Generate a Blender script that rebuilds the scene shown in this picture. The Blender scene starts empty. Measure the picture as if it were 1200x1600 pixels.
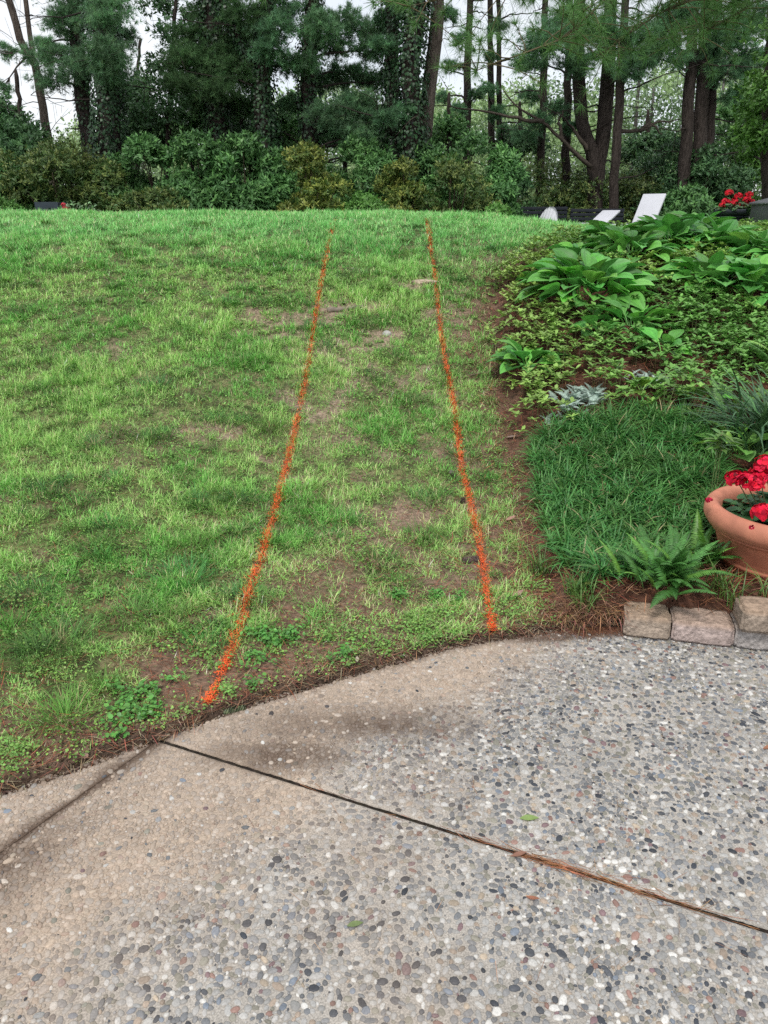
import bpy, math, random
import numpy as np
from mathutils import Vector
R = math.radians
rng = np.random.default_rng(7)
random.seed(7)
S = bpy.context.scene
COL = S.collection

# ------------------------------------------------------------------ camera
F = 1202.0; PITCH = R(20.9); EYE = 1.55
cam_d = bpy.data.cameras.new('camera'); cam = bpy.data.objects.new('camera', cam_d); COL.objects.link(cam)
cam_d.sensor_fit = 'HORIZONTAL'; cam_d.sensor_width = 36.0; cam_d.lens = 36.0 * F / 1200.0
cam_d.clip_start = 0.05; cam_d.clip_end = 2000
cam.location = (0, 0, EYE); cam.rotation_euler = (R(90) - PITCH, 0, 0)
S.camera = cam

# ------------------------------------------------------------------ world, sun, exposure
W = bpy.data.worlds.new('World'); S.world = W; W.use_nodes = True
nt = W.node_tree; nt.nodes.clear()
SUN_EL, SUN_ROT = R(58), R(200)
sky = nt.nodes.new('ShaderNodeTexSky'); sky.sky_type = 'NISHITA'; sky.sun_disc = False
sky.sun_elevation = SUN_EL; sky.sun_rotation = SUN_ROT
b1 = nt.nodes.new('ShaderNodeBackground'); b1.inputs[1].default_value = 0.12
nt.links.new(sky.outputs[0], b1.inputs[0])
tc = nt.nodes.new('ShaderNodeTexCoord'); no = nt.nodes.new('ShaderNodeTexNoise')
no.inputs['Scale'].default_value = 3.0; no.inputs['Detail'].default_value = 5
nt.links.new(tc.outputs['Generated'], no.inputs['Vector'])
cr = nt.nodes.new('ShaderNodeValToRGB')
cr.color_ramp.elements[0].position = 0.3; cr.color_ramp.elements[0].color = (0.78, 0.83, 0.90, 1)
cr.color_ramp.elements[1].position = 0.7; cr.color_ramp.elements[1].color = (0.96, 0.97, 0.98, 1)
nt.links.new(no.outputs['Fac'], cr.inputs['Fac'])
b2 = nt.nodes.new('ShaderNodeBackground'); b2.inputs[1].default_value = 0.82
nt.links.new(cr.outputs[0], b2.inputs[0])
mx = nt.nodes.new('ShaderNodeMixShader'); mx.inputs[0].default_value = 0.85
nt.links.new(b1.outputs[0], mx.inputs[1]); nt.links.new(b2.outputs[0], mx.inputs[2])
wo = nt.nodes.new('ShaderNodeOutputWorld'); nt.links.new(mx.outputs[0], wo.inputs[0])
sd = bpy.data.lights.new('sun', 'SUN'); sd.energy = 1.5; sd.angle = R(12); sd.color = (1.0, 0.96, 0.9)
so = bpy.data.objects.new('sun', sd); COL.objects.link(so)
so.rotation_euler = (R(32), 0, R(-20))
S.view_settings.view_transform = 'Standard'; S.view_settings.look = 'None'
S.view_settings.exposure = 0.5; S.view_settings.gamma = 1.0
S.cycles.max_bounces = 6; S.cycles.diffuse_bounces = 3; S.cycles.glossy_bounces = 2; S.cycles.transmission_bounces = 3
S.cycles.use_denoising = False
try: S.cycles.use_adaptive_sampling = True; S.cycles.adaptive_threshold = 0.02
except Exception: pass

# ------------------------------------------------------------------ noise and geometry helpers
_tb = {}
def vn(x, y, scale, seed=0):
    if seed not in _tb: _tb[seed] = np.random.default_rng(1000 + seed).random((256, 256))
    t = _tb[seed]; x = np.asarray(x, float) / scale; y = np.asarray(y, float) / scale
    ix = np.floor(x).astype(int); iy = np.floor(y).astype(int); fx = x - ix; fy = y - iy
    fx = fx * fx * (3 - 2 * fx); fy = fy * fy * (3 - 2 * fy)
    a = t[ix & 255, iy & 255]; b = t[(ix + 1) & 255, iy & 255]; c = t[ix & 255, (iy + 1) & 255]; d = t[(ix + 1) & 255, (iy + 1) & 255]
    return (a * (1 - fx) + b * fx) * (1 - fy) + (c * (1 - fx) + d * fx) * fy
def fbm(x, y, scale, seed=0, o=4):
    v = 0; a = 1; s = 0
    for i in range(o):
        v = v + a * vn(x, y, scale / 2 ** i, seed + i); s += a; a *= 0.55
    return v / s
def sm(a, b, x):
    t = np.clip((np.asarray(x, float) - a) / (b - a), 0, 1); return t * t * (3 - 2 * t)
def ray(px, py):
    u = (px - 600) / F; v = -(py - 800) / F
    return np.array([u, math.cos(PITCH) + v * math.sin(PITCH), -math.sin(PITCH) + v * math.cos(PITCH)])
def onz(px, py, z=0.0):
    d = ray(px, py); t = (z - EYE) / d[2]; return (d[0] * t, d[1] * t)
def at(px, py, D):
    d = ray(px, py); t = D / d[1]; return np.array([d[0] * t, D, EYE + d[2] * t])
def depth(y, z): return y * math.cos(PITCH) - (z - EYE) * math.sin(PITCH)

EDGE = [onz(*p) for p in [(-260, 1345), (0, 1240), (130, 1197), (250, 1153), (330, 1122), (400, 1098), (500, 1068), (600, 1040), (700, 1012), (770, 999), (870, 986), (940, 982), (985, 978), (1047, 985), (1145, 996), (1200, 1003)]]
EX = np.array([p[0] for p in EDGE]); EY = np.array([p[1] for p in EDGE])
s0 = (EY[1] - EY[0]) / (EX[1] - EX[0])
EX = np.concatenate([[EX[0] - 6], EX, [EX[-1] + 6]]); EY = np.concatenate([[EY[0] - 6 * s0 * .6], EY, [EY[-1] - 0.3]])
def ye(x): return np.interp(x, EX, EY)
QU = np.array([-1, 0, .10, .188, .29, .407, .53, .659, .76, .88, 1, 1.13, 1.25, 1.4, 1.7, 2.1, 2.8, 5, 60])
QH = np.array([0, 0, .065, .165, .30, .48, .72, .97, 1.17, 1.36, 1.48, 1.56, 1.59, 1.55, 1.28, 1.10, 1.02, 1.0, 1.0])
uu = np.linspace(-1, 8, 3000); qq = np.interp(uu, QU, QH); kk = np.hanning(61); kk /= kk.sum()
qs = np.convolve(np.pad(qq, 30, mode='edge'), kk, 'valid')
def bank_edge(y):
    return np.interp(y, BY, BX)
def base_h(x, y):
    e = ye(x); u = (y - e) / (9.2 - e)
    h = np.interp(u, uu, qs)
    drop = 0.20 * sm(0.4, 3.6, x) * sm(6.5, 10.5, y)
    return h * 1.0 - drop
def hit(fn, px, py):
    d = ray(px, py); t = np.arange(0.6, 60, 0.01)
    P = d[None, :] * t[:, None]; z = EYE + P[:, 2]; h = fn(P[:, 0], P[:, 1])
    k = np.argmax(z <= h)
    return np.array([P[k, 0], P[k, 1], h[k]])
BEDPX = [(905, 985), (872, 950), (850, 880), (838, 800), (822, 730), (805, 660), (782, 580), (772, 500), (785, 440), (822, 405), (872, 385)]
BP = [hit(base_h, *p) for p in BEDPX]
BP.sort(key=lambda p: p[1])
BY = np.array([1.5] + [p[1] for p in BP] + [9.3, 40]); BX = np.array([BP[0][0] + 0.1] + [p[0] for p in BP] + [BP[-1][0] + 2.2, 60])
def H(x, y):
    x = np.asarray(x, float); y = np.asarray(y, float)
    s = y - ye(x)
    h = base_h(x, y)
    n = (fbm(x, y, .35, 3, 3) - .5) * .03 + (vn(x, y, .06, 9) - .5) * .008
    lip = -0.05 + 0.062 * sm(-.06, .03, s + (fbm(x, y, .12, 5, 3) - .5) * .05)
    blk = sm(.80, .90, x) * sm(0.02, 0.08, s) * .065 * (1 - sm(.16, .45, s))
    bx = bank_edge(y)
    bank = sm(-.02, .55, x - bx) * np.interp(y, [2.5, 3.3, 3.7, 4.4, 6.5, 8.2, 9.5], [.0, .0, .05, .13, .13, .0, 0]) + .035 * sm(-.02, .08, x - bx) * (y < 9) * sm(2.7, 2.9, y)
    trench = -.02 * np.exp(-((x - bx + .07) / .08) ** 2) * sm(2.9, 3.2, y) * (y < 8)
    return h + n * sm(0, .1, s) + lip + blk + bank * (s > 0) + trench
def G(px, py): return hit(H, px, py)
def inbed(x, y): return (x > bank_edge(y)) & (y < 9.4) & (y > ye(x))

class MB:
    """collects vertices, faces and per-vertex colours, links them as one mesh"""
    def __init__(s): s.v = []; s.c = []; s.f = {}; s.n = 0
    def add(s, v, faces, c, mi=0):
        v = np.asarray(v, np.float32).reshape(-1, 3); c = np.asarray(c, np.float32)
        if c.ndim == 1: c = np.broadcast_to(c[None, :3], (len(v), 3))
        s.v.append(v); s.c.append(c[:, :3])
        for f in (faces if isinstance(faces, list) else [faces]):
            f = np.asarray(f, np.int64)
            if len(f): s.f.setdefault((f.shape[1], mi), []).append(f + s.n)
        s.n += len(v)
    def build(s, name, mats, parent=None, smooth=False, loc=None):
        v = np.concatenate(s.v); c = np.concatenate(s.c)
        if loc is not None: v = v - np.asarray(loc, np.float32)
        me = bpy.data.meshes.new(name)
        idx = []; tot = []; mi = []
        for (k, m), fs in s.f.items():
            f = np.concatenate(fs); idx.append(f.ravel()); tot.append(np.full(len(f), k)); mi.append(np.full(len(f), m))
        idx = np.concatenate(idx).astype(np.int32); tot = np.concatenate(tot).astype(np.int32); mi = np.concatenate(mi).astype(np.int32)
        me.vertices.add(len(v)); me.vertices.foreach_set('co', v.ravel().astype(np.float32))
        me.loops.add(len(idx)); me.loops.foreach_set('vertex_index', idx)
        me.polygons.add(len(tot)); st = np.concatenate([[0], np.cumsum(tot)[:-1]]).astype(np.int32)
        me.polygons.foreach_set('loop_start', st)
        try: me.polygons.foreach_set('loop_total', tot)
        except Exception: pass
        me.polygons.foreach_set('material_index', mi)
        if smooth: me.polygons.foreach_set('use_smooth', np.ones(len(tot), bool))
        ca = me.color_attributes.new('Col', 'FLOAT_COLOR', 'POINT')
        c4 = np.ones((len(v), 4), np.float32); c4[:, :3] = c; ca.data.foreach_set('color', c4.ravel())
        me.update(calc_edges=True)
        for m in (mats if isinstance(mats, (list, tuple)) else [mats]): me.materials.append(m)
        o = bpy.data.objects.new(name, me); COL.objects.link(o)
        if parent is not None: o.parent = parent
        if loc is not None: o.location = tuple(float(q) for q in loc)
        return o
def tag(o, label=None, cat=None, group=None, kind=None):
    if label: o['label'] = label
    if cat: o['category'] = cat
    if group: o['group'] = group
    if kind: o['kind'] = kind
    return o
def empty(name, loc, label=None, cat=None, group=None):
    o = bpy.data.objects.new(name, None); COL.objects.link(o); o.location = tuple(float(q) for q in loc); o.empty_display_size = .1
    return tag(o, label, cat, group)
def rel(mb, name, mats, parent, smooth=False):
    """build a part whose vertices are in world space under a thing standing at its base"""
    o = mb.build(name, mats, None, smooth)
    me = o.data; n = len(me.vertices); co = np.empty(n * 3, np.float32); me.vertices.foreach_get('co', co)
    p = parent; off = np.zeros(3)
    while p is not None: off += np.array(p.location); p = p.parent
    co = co.reshape(-1, 3) - off.astype(np.float32); me.vertices.foreach_set('co', co.ravel()); me.update()
    o.parent = parent
    return o
def grid_faces(n, m, N):
    """faces of N patches each (n x m) verts"""
    i, j = np.meshgrid(np.arange(n - 1), np.arange(m - 1), indexing='ij')
    a = (i * m + j).ravel(); q = np.stack([a, a + 1, a + m + 1, a + m], 1)
    return (q[None] + (np.arange(N) * n * m)[:, None, None]).reshape(-1, 4)
def nrmz(v): return v / np.maximum(np.linalg.norm(v, axis=-1, keepdims=True), 1e-9)
def ribbons(mb, base, az, L, Wd, lean, bend, col, segs=2, cross=2, prof=None, fold=0., roll=0., tip=None, vein=0., mi=0, wave=0., rib=0.):
    base = np.atleast_2d(base); N = len(base); f = lambda a: np.broadcast_to(np.asarray(a, float), (N,))
    az, L, Wd, lean, bend, roll = map(f, (az, L, Wd, lean, bend, roll))
    t = np.linspace(0, 1, segs + 1)
    if prof is None: prof = np.interp(t, [0, .3, .7, 1], [.75, 1, .75, .08])
    prof = np.asarray(prof)
    th = lean[:, None] + bend[:, None] * ((t[None, :-1] + t[None, 1:]) / 2)
    ds = (L / segs)[:, None]
    r = np.concatenate([np.zeros((N, 1)), np.cumsum(np.sin(th) * ds, 1)], 1)
    z = np.concatenate([np.zeros((N, 1)), np.cumsum(np.cos(th) * ds, 1)], 1)
    tt = lean[:, None] + bend[:, None] * t[None]
    dx, dy = np.cos(az)[:, None], np.sin(az)[:, None]
    P = np.stack([base[:, 0:1] + dx * r, base[:, 1:2] + dy * r, base[:, 2:3] + z], -1)
    nr = np.stack([-np.cos(tt) * dx, -np.cos(tt) * dy, np.sin(tt)], -1)
    sd_ = np.stack([-dy + 0 * tt, dx + 0 * tt, 0 * tt], -1)
    cr_, sr_ = np.cos(roll)[:, None, None], np.sin(roll)[:, None, None]
    side = sd_ * cr_ + nr * sr_; nn = nr * cr_ - sd_ * sr_
    s = np.linspace(-1, 1, cross)
    w = Wd[:, None] * prof[None] / 2
    V = P[:, :, None, :] + side[:, :, None, :] * (w[:, :, None] * s[None, None])[..., None]
    if fold or wave: V = V + nn[:, :, None, :] * (w[:, :, None] * (np.abs(s) * fold + wave * np.sin(t * 14)[:, None] * np.abs(s))[None] if wave else w[:, :, None] * np.abs(s)[None, None] * fold)[..., None]
    if rib: alt = ((np.arange(cross) % 2) - .5); V = V + nn[:, :, None, :] * (w[:, :, None] * alt * rib * 2)[..., None]
    c = np.broadcast_to(np.asarray(col, float)[..., :3], (N, 3))[:, None, None, :] * np.ones((1, segs + 1, cross, 1))
    if rib: c = c * (1 + .22 * alt)[None, None, :, None]
    if tip is not None:
        c = c * (1 - t[None, :, None, None] ** 2) + np.asarray(tip)[None, None, None, :] * (t[None, :, None, None] ** 2) if np.ndim(tip) == 1 else c
    if vein: c = c * (1 + vein * (np.abs(s) < .01))[None, None, :, None]
    mb.add(V.reshape(-1, 3), grid_faces(segs + 1, cross, N), c.reshape(-1, 3), mi)
def leaves(mb, base, d, n, L, Wd, col, prof=(.15, .9, 1, .55, .02), droop=.2, fold=.2, cross=3, mi=0):
    base = np.atleast_2d(base); N = len(base); d = nrmz(np.broadcast_to(d, (N, 3)).astype(float)); n = np.broadcast_to(n, (N, 3)).astype(float)
    side = nrmz(np.cross(d, n)); n = np.cross(side, d)
    L = np.broadcast_to(np.asarray(L, float), (N,)); Wd = np.broadcast_to(np.asarray(Wd, float), (N,))
    prof = np.asarray(prof); k = len(prof); t = np.linspace(0, 1, k); s = np.linspace(-1, 1, cross)
    P = base[:, None] + d[:, None] * (L[:, None] * t)[..., None] - n[:, None] * (L[:, None] * droop * t ** 2)[..., None]
    w = Wd[:, None] * prof / 2
    V = P[:, :, None] + side[:, None, None] * (w[:, :, None] * s)[..., None] + n[:, None, None] * (w[:, :, None] * np.abs(s) * fold)[..., None]
    c = np.broadcast_to(np.asarray(col, float), (N, 3))[:, None] * np.ones((1, k * cross, 1))
    mb.add(V.reshape(-1, 3), grid_faces(k, cross, N), c.reshape(-1, 3), mi)
def needles(mb, base, d, L, w, col):
    """each needle one thin triangle"""
    N = len(base); sd_ = nrmz(np.cross(d, rng.normal(size=(N, 3))))
    w = np.broadcast_to(np.asarray(w, float), (N,))[:, None]; L = np.broadcast_to(np.asarray(L, float), (N,))[:, None]
    V = np.stack([base - sd_ * w / 2, base + sd_ * w / 2, base + d * L], 1)
    c = np.repeat(np.broadcast_to(col, (N, 3)), 3, 0)
    mb.add(V.reshape(-1, 3), np.arange(N * 3).reshape(N, 3), c)
def tube(mb, pts, rad, col, n=8, lump=0.0, mi=0, cap=True):
    pts = np.asarray(pts, float); rad = np.broadcast_to(np.asarray(rad, float), (len(pts),))
    T = nrmz(np.gradient(pts, axis=0)); ref = np.array([0, 0, 1.]) if abs(T[0][2]) < .9 else np.array([1., 0, 0])
    A = nrmz(np.cross(T, ref)); B = np.cross(T, A); a = np.linspace(0, 2 * math.pi, n, endpoint=False)
    rr = rad[:, None] * (1 + lump * (rng.random((len(pts), n)) - .5))
    V = pts[:, None] + A[:, None] * (np.cos(a) * rr)[..., None] + B[:, None] * (np.sin(a) * rr)[..., None]
    i, j = np.meshgrid(np.arange(len(pts) - 1), np.arange(n), indexing='ij'); i = i.ravel(); j = j.ravel(); k = (j + 1) % n
    q = np.stack([i * n + j, i * n + k, (i + 1) * n + k, (i + 1) * n + j], 1)
    fs = [q]; V = V.reshape(-1, 3)
    if cap:
        V = np.concatenate([V, pts[-1:] + T[-1:] * rad[-1] * .3, pts[:1]]); m = len(pts) * n
        jj = np.arange(n); e = (len(pts) - 1) * n
        fs.append(np.stack([e + jj, e + (jj + 1) % n, np.full(n, m)], 1)); fs.append(np.stack([(jj + 1) % n, jj, np.full(n, m + 1)], 1))
    mb.add(V, fs, col, mi)
def path(a, b, n, wob=0., sag=0.):
    t = np.linspace(0, 1, n)[:, None]; p = np.asarray(a) * (1 - t) + np.asarray(b) * t
    if wob: p[1:-1] += np.cumsum(rng.normal(size=(n - 2, 3)), 0) * wob * (1 - np.linspace(0, 1, n - 2))[:, None]
    p[:, 2] += -sag * np.sin(t[:, 0] * math.pi)
    return p
def box(mb, c, size, col, rz=0., mi=0, bev=0.0, M=None):
    """chamfered box centred at c"""
    import bmesh
    bm = bmesh.new(); bmesh.ops.create_cube(bm, size=1.0)
    for v in bm.verts: v.co = Vector((v.co.x * size[0], v.co.y * size[1], v.co.z * size[2]))
    if bev: bmesh.ops.bevel(bm, geom=bm.edges[:], offset=bev, segments=2, affect='EDGES', profile=.6)
    bm.verts.ensure_lookup_table(); V = np.array([v.co[:] for v in bm.verts]); fs = {}
    for f in bm.faces: fs.setdefault(len(f.verts), []).append([v.index for v in f.verts])
    bm.free()
    if M is not None: V = V @ np.asarray(M).T
    cz, sz = math.cos(rz), math.sin(rz); V = V @ np.array([[cz, -sz, 0], [sz, cz, 0], [0, 0, 1]]).T + np.asarray(c)
    mb.add(V, [np.array(q) for q in fs.values()], col, mi)
def lathe(mb, c, prof, col, n=48, lump=0.):
    a = np.linspace(0, 2 * math.pi, n, endpoint=False); prof = np.asarray(prof)
    V = np.stack([c[0] + prof[:, 0:1] * np.cos(a), c[1] + prof[:, 0:1] * np.sin(a), c[2] + prof[:, 1:2] + 0 * a], -1)
    i, j = np.meshgrid(np.arange(len(prof) - 1), np.arange(n), indexing='ij'); i = i.ravel(); j = j.ravel(); k = (j + 1) % n
    mb.add(V.reshape(-1, 3), np.stack([i * n + j, i * n + k, (i + 1) * n + k, (i + 1) * n + j], 1), col)
def sph(n):
    return nrmz(rng.normal(size=(n, 3)))
def jcol(base, n, v=.15, h=.06):
    base = np.asarray(base, float); k = 1 + rng.normal(size=(n, 1)) * v
    return np.clip(base[None] * k * (1 + rng.normal(size=(n, 3)) * h), .002, .95)

# ------------------------------------------------------------------ materials
def mat(name, rough=.7, spec=.3, noise=0., nscale=20., bump=0., bscale=60., bdist=.01, transl=0., stretch=None, base=None, detail=6):
    m = bpy.data.materials.new(name); m.use_nodes = True; n = m.node_tree; b = n.nodes['Principled BSDF']
    b.inputs['Roughness'].default_value = rough; b.inputs['Specular IOR Level'].default_value = spec
    if base is None:
        a = n.nodes.new('ShaderNodeAttribute'); a.attribute_name = 'Col'; src = a.outputs['Color']
    else:
        a = n.nodes.new('ShaderNodeRGB'); a.outputs[0].default_value = (*base, 1); src = a.outputs[0]
    if noise or bump:
        t = n.nodes.new('ShaderNodeTexCoord'); vec = t.outputs['Object']
        if stretch:
            mp = n.nodes.new('ShaderNodeMapping'); mp.inputs['Scale'].default_value = stretch; n.links.new(vec, mp.inputs['Vector']); vec = mp.outputs[0]
    if noise:
        x = n.nodes.new('ShaderNodeTexNoise'); x.inputs['Scale'].default_value = nscale; x.inputs['Detail'].default_value = detail; n.links.new(vec, x.inputs['Vector'])
        mr = n.nodes.new('ShaderNodeMapRange'); mr.inputs['From Min'].default_value = .3; mr.inputs['From Max'].default_value = .7
        mr.inputs['To Min'].default_value = 1 - noise; mr.inputs['To Max'].default_value = 1 + noise; n.links.new(x.outputs['Fac'], mr.inputs['Value'])
        vm = n.nodes.new('ShaderNodeVectorMath'); vm.operation = 'SCALE'; n.links.new(src, vm.inputs[0]); n.links.new(mr.outputs[0], vm.inputs['Scale']); src = vm.outputs[0]
    n.links.new(src, b.inputs['Base Color'])
    if bump:
        x2 = n.nodes.new('ShaderNodeTexNoise'); x2.inputs['Scale'].default_value = bscale; x2.inputs['Detail'].default_value = 8; n.links.new(vec, x2.inputs['Vector'])
        bp = n.nodes.new('ShaderNodeBump'); bp.inputs['Strength'].default_value = bump; bp.inputs['Distance'].default_value = bdist
        n.links.new(x2.outputs['Fac'], bp.inputs['Height']); n.links.new(bp.outputs[0], b.inputs['Normal'])
    if transl:
        tr = n.nodes.new('ShaderNodeBsdfTranslucent'); n.links.new(src, tr.inputs['Color']); mxs = n.nodes.new('ShaderNodeMixShader'); mxs.inputs[0].default_value = transl
        out = n.nodes['Material Output']; n.links.new(b.outputs[0], mxs.inputs[1]); n.links.new(tr.outputs[0], mxs.inputs[2]); n.links.new(mxs.outputs[0], out.inputs['Surface'])
    return m
M_soil = mat('soil', .95, .1, .45, 45, .9, 90, .02)
M_conc = mat('cement', .85, .25, .38, 230, .5, 300, .002)
M_peb = mat('pebble', .55, .4, .18, 220, .15, 400, .001)
M_grass = mat('grass_blade', .55, .35, .12, 30, transl=.25)
M_leaf = mat('leaf', .42, .45, .12, 60, .12, 90, .003, transl=.2)
M_leafgloss = mat('glossy_leaf', .45, .32, .18, 30, transl=.28)
M_needle = mat('needle', .6, .25, transl=.28)
M_bark = mat('bark', .95, .1, .5, 4, 1.0, 7, .06, stretch=(6, 6, 1.1))
M_wood = mat('branch_wood', .9, .15, .3, 12, .5, 30, .01)
M_dry = mat('dry_litter', .9, .1, .25, 60)
M_paint = mat('spray_paint', .6, .3, .15, 120)
M_stone = mat('stone_block', .95, .15, .34, 60, 1.0, 90, .008)
M_rock = mat('rock', .9, .2, .3, 14, .6, 60, .01)
M_terra = mat('terracotta', .7, .3, .22, 14, .12, 40, .004)
M_dark = mat('painted_wood', .6, .3, .15, 10, .2, 60, .003)
M_white = mat('white_resin', .5, .4, .04, 6)
M_petal = mat('petal', .6, .2, .08, 60, transl=.15)
M_grey = mat('grey_weave', .8, .2, .3, 90, .5, 120, .004)

# ------------------------------------------------------------------ ground
def axis(fine0, fine1, step, far, grow=1.13):
    a = list(np.arange(fine0, fine1, step)); s = step; x = a[-1]
    while x < far[1]: s *= grow; x += s; a.append(x)
    s = step; x = a[0]; pre = []
    while x > far[0]: s *= grow; x -= s; pre.append(x)
    return np.array(pre[::-1] + a)
gx = axis(-3.6, 3.8, .022, (-260, 260)); gy = axis(1.2, 11.0, .026, (-40, 420))
X, Y = np.meshgrid(gx, gy, indexing='ij'); Z = H(X, Y)
BARE = [(510, 640, .20, .14, 1), (440, 505, .30, .22, .9), (535, 485, .32, .2, .8), (515, 548, .28, .25, .9), (600, 525, .16, .15, .8), (735, 490, .35, .5, .75), (665, 440, .2, .2, .8),
        (655, 820, .17, .12, 1), (635, 880, .30, .10, .8), (330, 690, .14, .10, .8), (270, 1045, .20, .10, 1), (425, 1062, .10, .06, 1), (525, 1045, .22, .06, .9), (480, 985, .30, .09, .95), (350, 962, .28, .07, .95),
        (90, 1180, .40, .05, .8), (60, 1105, .3, .05, .6), (430, 740, .08, .08, .8), (690, 700, .12, .1, .6), (610, 905, .25, .06, .7), (700, 905, .2, .08, .7), (550, 760, .2, .1, .5), (560, 700, .3, .12, .5), (400, 830, .15, .07, .5), (560, 940, .35, .06, .8), (640, 1005, .2, .03, .5),
        (160, 560, .2, .15, .35), (350, 480, .2, .2, .3), (60, 790, .2, .1, .4), (180, 700, .2, .12, .4), (560, 590, .4, .25, .5), (655, 610, .3, .2, .5), (470, 560, .2, .3, .6), (790, 870, .2, .4, .8), (780, 700, .14, .5, .7), (720, 400, .3, .3, .3), (820, 400, .3, .25, .5)]
BW = [(G(a, b), rx, ry, w) for a, b, rx, ry, w in BARE]
def paintx(pts, y):
    return np.interp(y, [p[1] for p in pts], [p[0] for p in pts])
LP = [G(*p) for p in [(325, 1103), (345, 1060), (362, 1015), (378, 975), (388, 930), (410, 870), (433, 790), (450, 720), (468, 640), (484, 560), (492, 500), (502, 440), (512, 395), (523, 345)]]
RP = [G(*p) for p in [(769, 990), (762, 940), (755, 890), (744, 830), (733, 780), (722, 740), (716, 690), (708, 630), (699, 580), (690, 530), (684, 480), (680, 440), (673, 390), (665, 345)]]
def bare(x, y):
    m = np.zeros_like(np.asarray(x, float))
    wx = (fbm(x, y, .22, 21, 4) - .5) * .55; wy = (fbm(x, y, .22, 31, 4) - .5) * .6
    for c, rx, ry, w in BW:
        d = np.sqrt(((x + wx - c[0]) / rx) ** 2 + ((y + wy - c[1]) / (ry * 1.25)) ** 2)
        m = np.maximum(m, w * (1 - sm(.35, 1.5, d)))
    s = y - ye(x)
    m = m * (.45 + .75 * sm(.35, .6, fbm(x, y, .10, 37, 3)))
    m = np.maximum(m, .95 * (1 - sm(.02, .12, s + (fbm(x, y, .2, 41, 3) - .5) * .22)))
    m = np.maximum(m, .95 * (1 - sm(.02, .22, bank_edge(y) - x + (fbm(x, y, .2, 45, 3) - .5) * .15)) * (y < 8.4))
    lane = sm(-.15, .25, x - paintx(LP, y) + .1) * (1 - sm(3.6, 5.6, y)); m = np.maximum(m, lane * sm(.38, .62, fbm(x, y, .22, 55, 4)) * .66)
    m = np.maximum(m, (1 - sm(.12, .75, s + (fbm(x, y, .35, 58, 3) - .5) * .5)) * sm(.36, .6, fbm(x, y, .16, 59, 3)) * .85)
    n = fbm(x, y, .30, 51, 4)
    near = 1 - sm(2.6, 5.5, y) * .55
    m = np.maximum(m, sm(.56, .74, n) * .5 * near * (1 - sm(6, 7.5, y)) * (.55 + .45 * sm(-2.2, .3, x)))
    return m
bedm = inbed(X, Y); br = bare(X, Y)
n1 = fbm(X, Y, .12, 61, 4)[..., None]; n2 = fbm(X, Y, .7, 71, 3)[..., None]
dirt = np.array([.25, .18, .125]) * (1 - n2) + np.array([.40, .31, .225]) * n2
mul = np.array([.095, .045, .03]); straw = np.array([.26, .235, .11]); green = np.array([.085, .135, .038])
nearm = (1 - sm(2.4, 4.8, Y))[..., None]
dirt = dirt * (1 - nearm * .65) + np.array([.16, .09, .06]) * nearm * .65
n4 = fbm(X, Y, .05, 64, 3)[..., None]; turf = np.array([.055, .075, .026]) * (1 - sm(.35, .65, n4)) + (green * 1.3 * (1 - n1) + straw * n1) * sm(.35, .65, n4)
b_ = np.clip(br * 1.1 + .12 + (n1[..., 0] - .5) * .5, 0, 1)[..., None]
c = turf * (1 - b_) + dirt * b_
edge_w = (1 - sm(.0, .5, bank_edge(Y) - X))[..., None] * sm(2.5, 3, Y)[..., None] * (Y < 8.3)[..., None]
c = c * (1 - .7 * edge_w) + mul * 1.4 * .7 * edge_w
n3 = fbm(X, Y, .06, 66, 3)[..., None]; bs = (sm(-.12, .16, X - bank_edge(Y) + (fbm(X, Y, .15, 68, 3) - .5) * .25) * (Y < 9.4) * (Y > ye(X)))[..., None]; c = c * (1 - bs) + mul * (.35 + .7 * n1 + .7 * n3) * bs
for pts in (LP, RP):
    pm = np.exp(-((X - paintx(pts, Y)) / .016) ** 2) * (Y > pts[0][1]) * (Y < pts[-1][1]) * sm(.2, .6, vn(X, Y, .04, 77)) * .5; c = c * (1 - pm[..., None]) + np.array([.62, .10, .03]) * pm[..., None]
wet = (1 - sm(.0, .07, Y - ye(X) + (n1[..., 0] - .5) * .06))[..., None]
c = c * (1 - wet) + np.array([.085, .058, .042]) * wet
far = sm(11, 13, Y)[..., None]; c = c * (1 - far) + np.array([.07, .14, .03]) * far
ff = sm(17, 20, Y)[..., None]; c = c * (1 - ff) + np.array([.07, .06, .035]) * ff
mb = MB(); mb.add(np.stack([X, Y, Z], -1), grid_faces(len(gx), len(gy), 1), c.reshape(-1, 3))
tag(mb.build('ground', M_soil, smooth=True), kind='structure')

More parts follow.
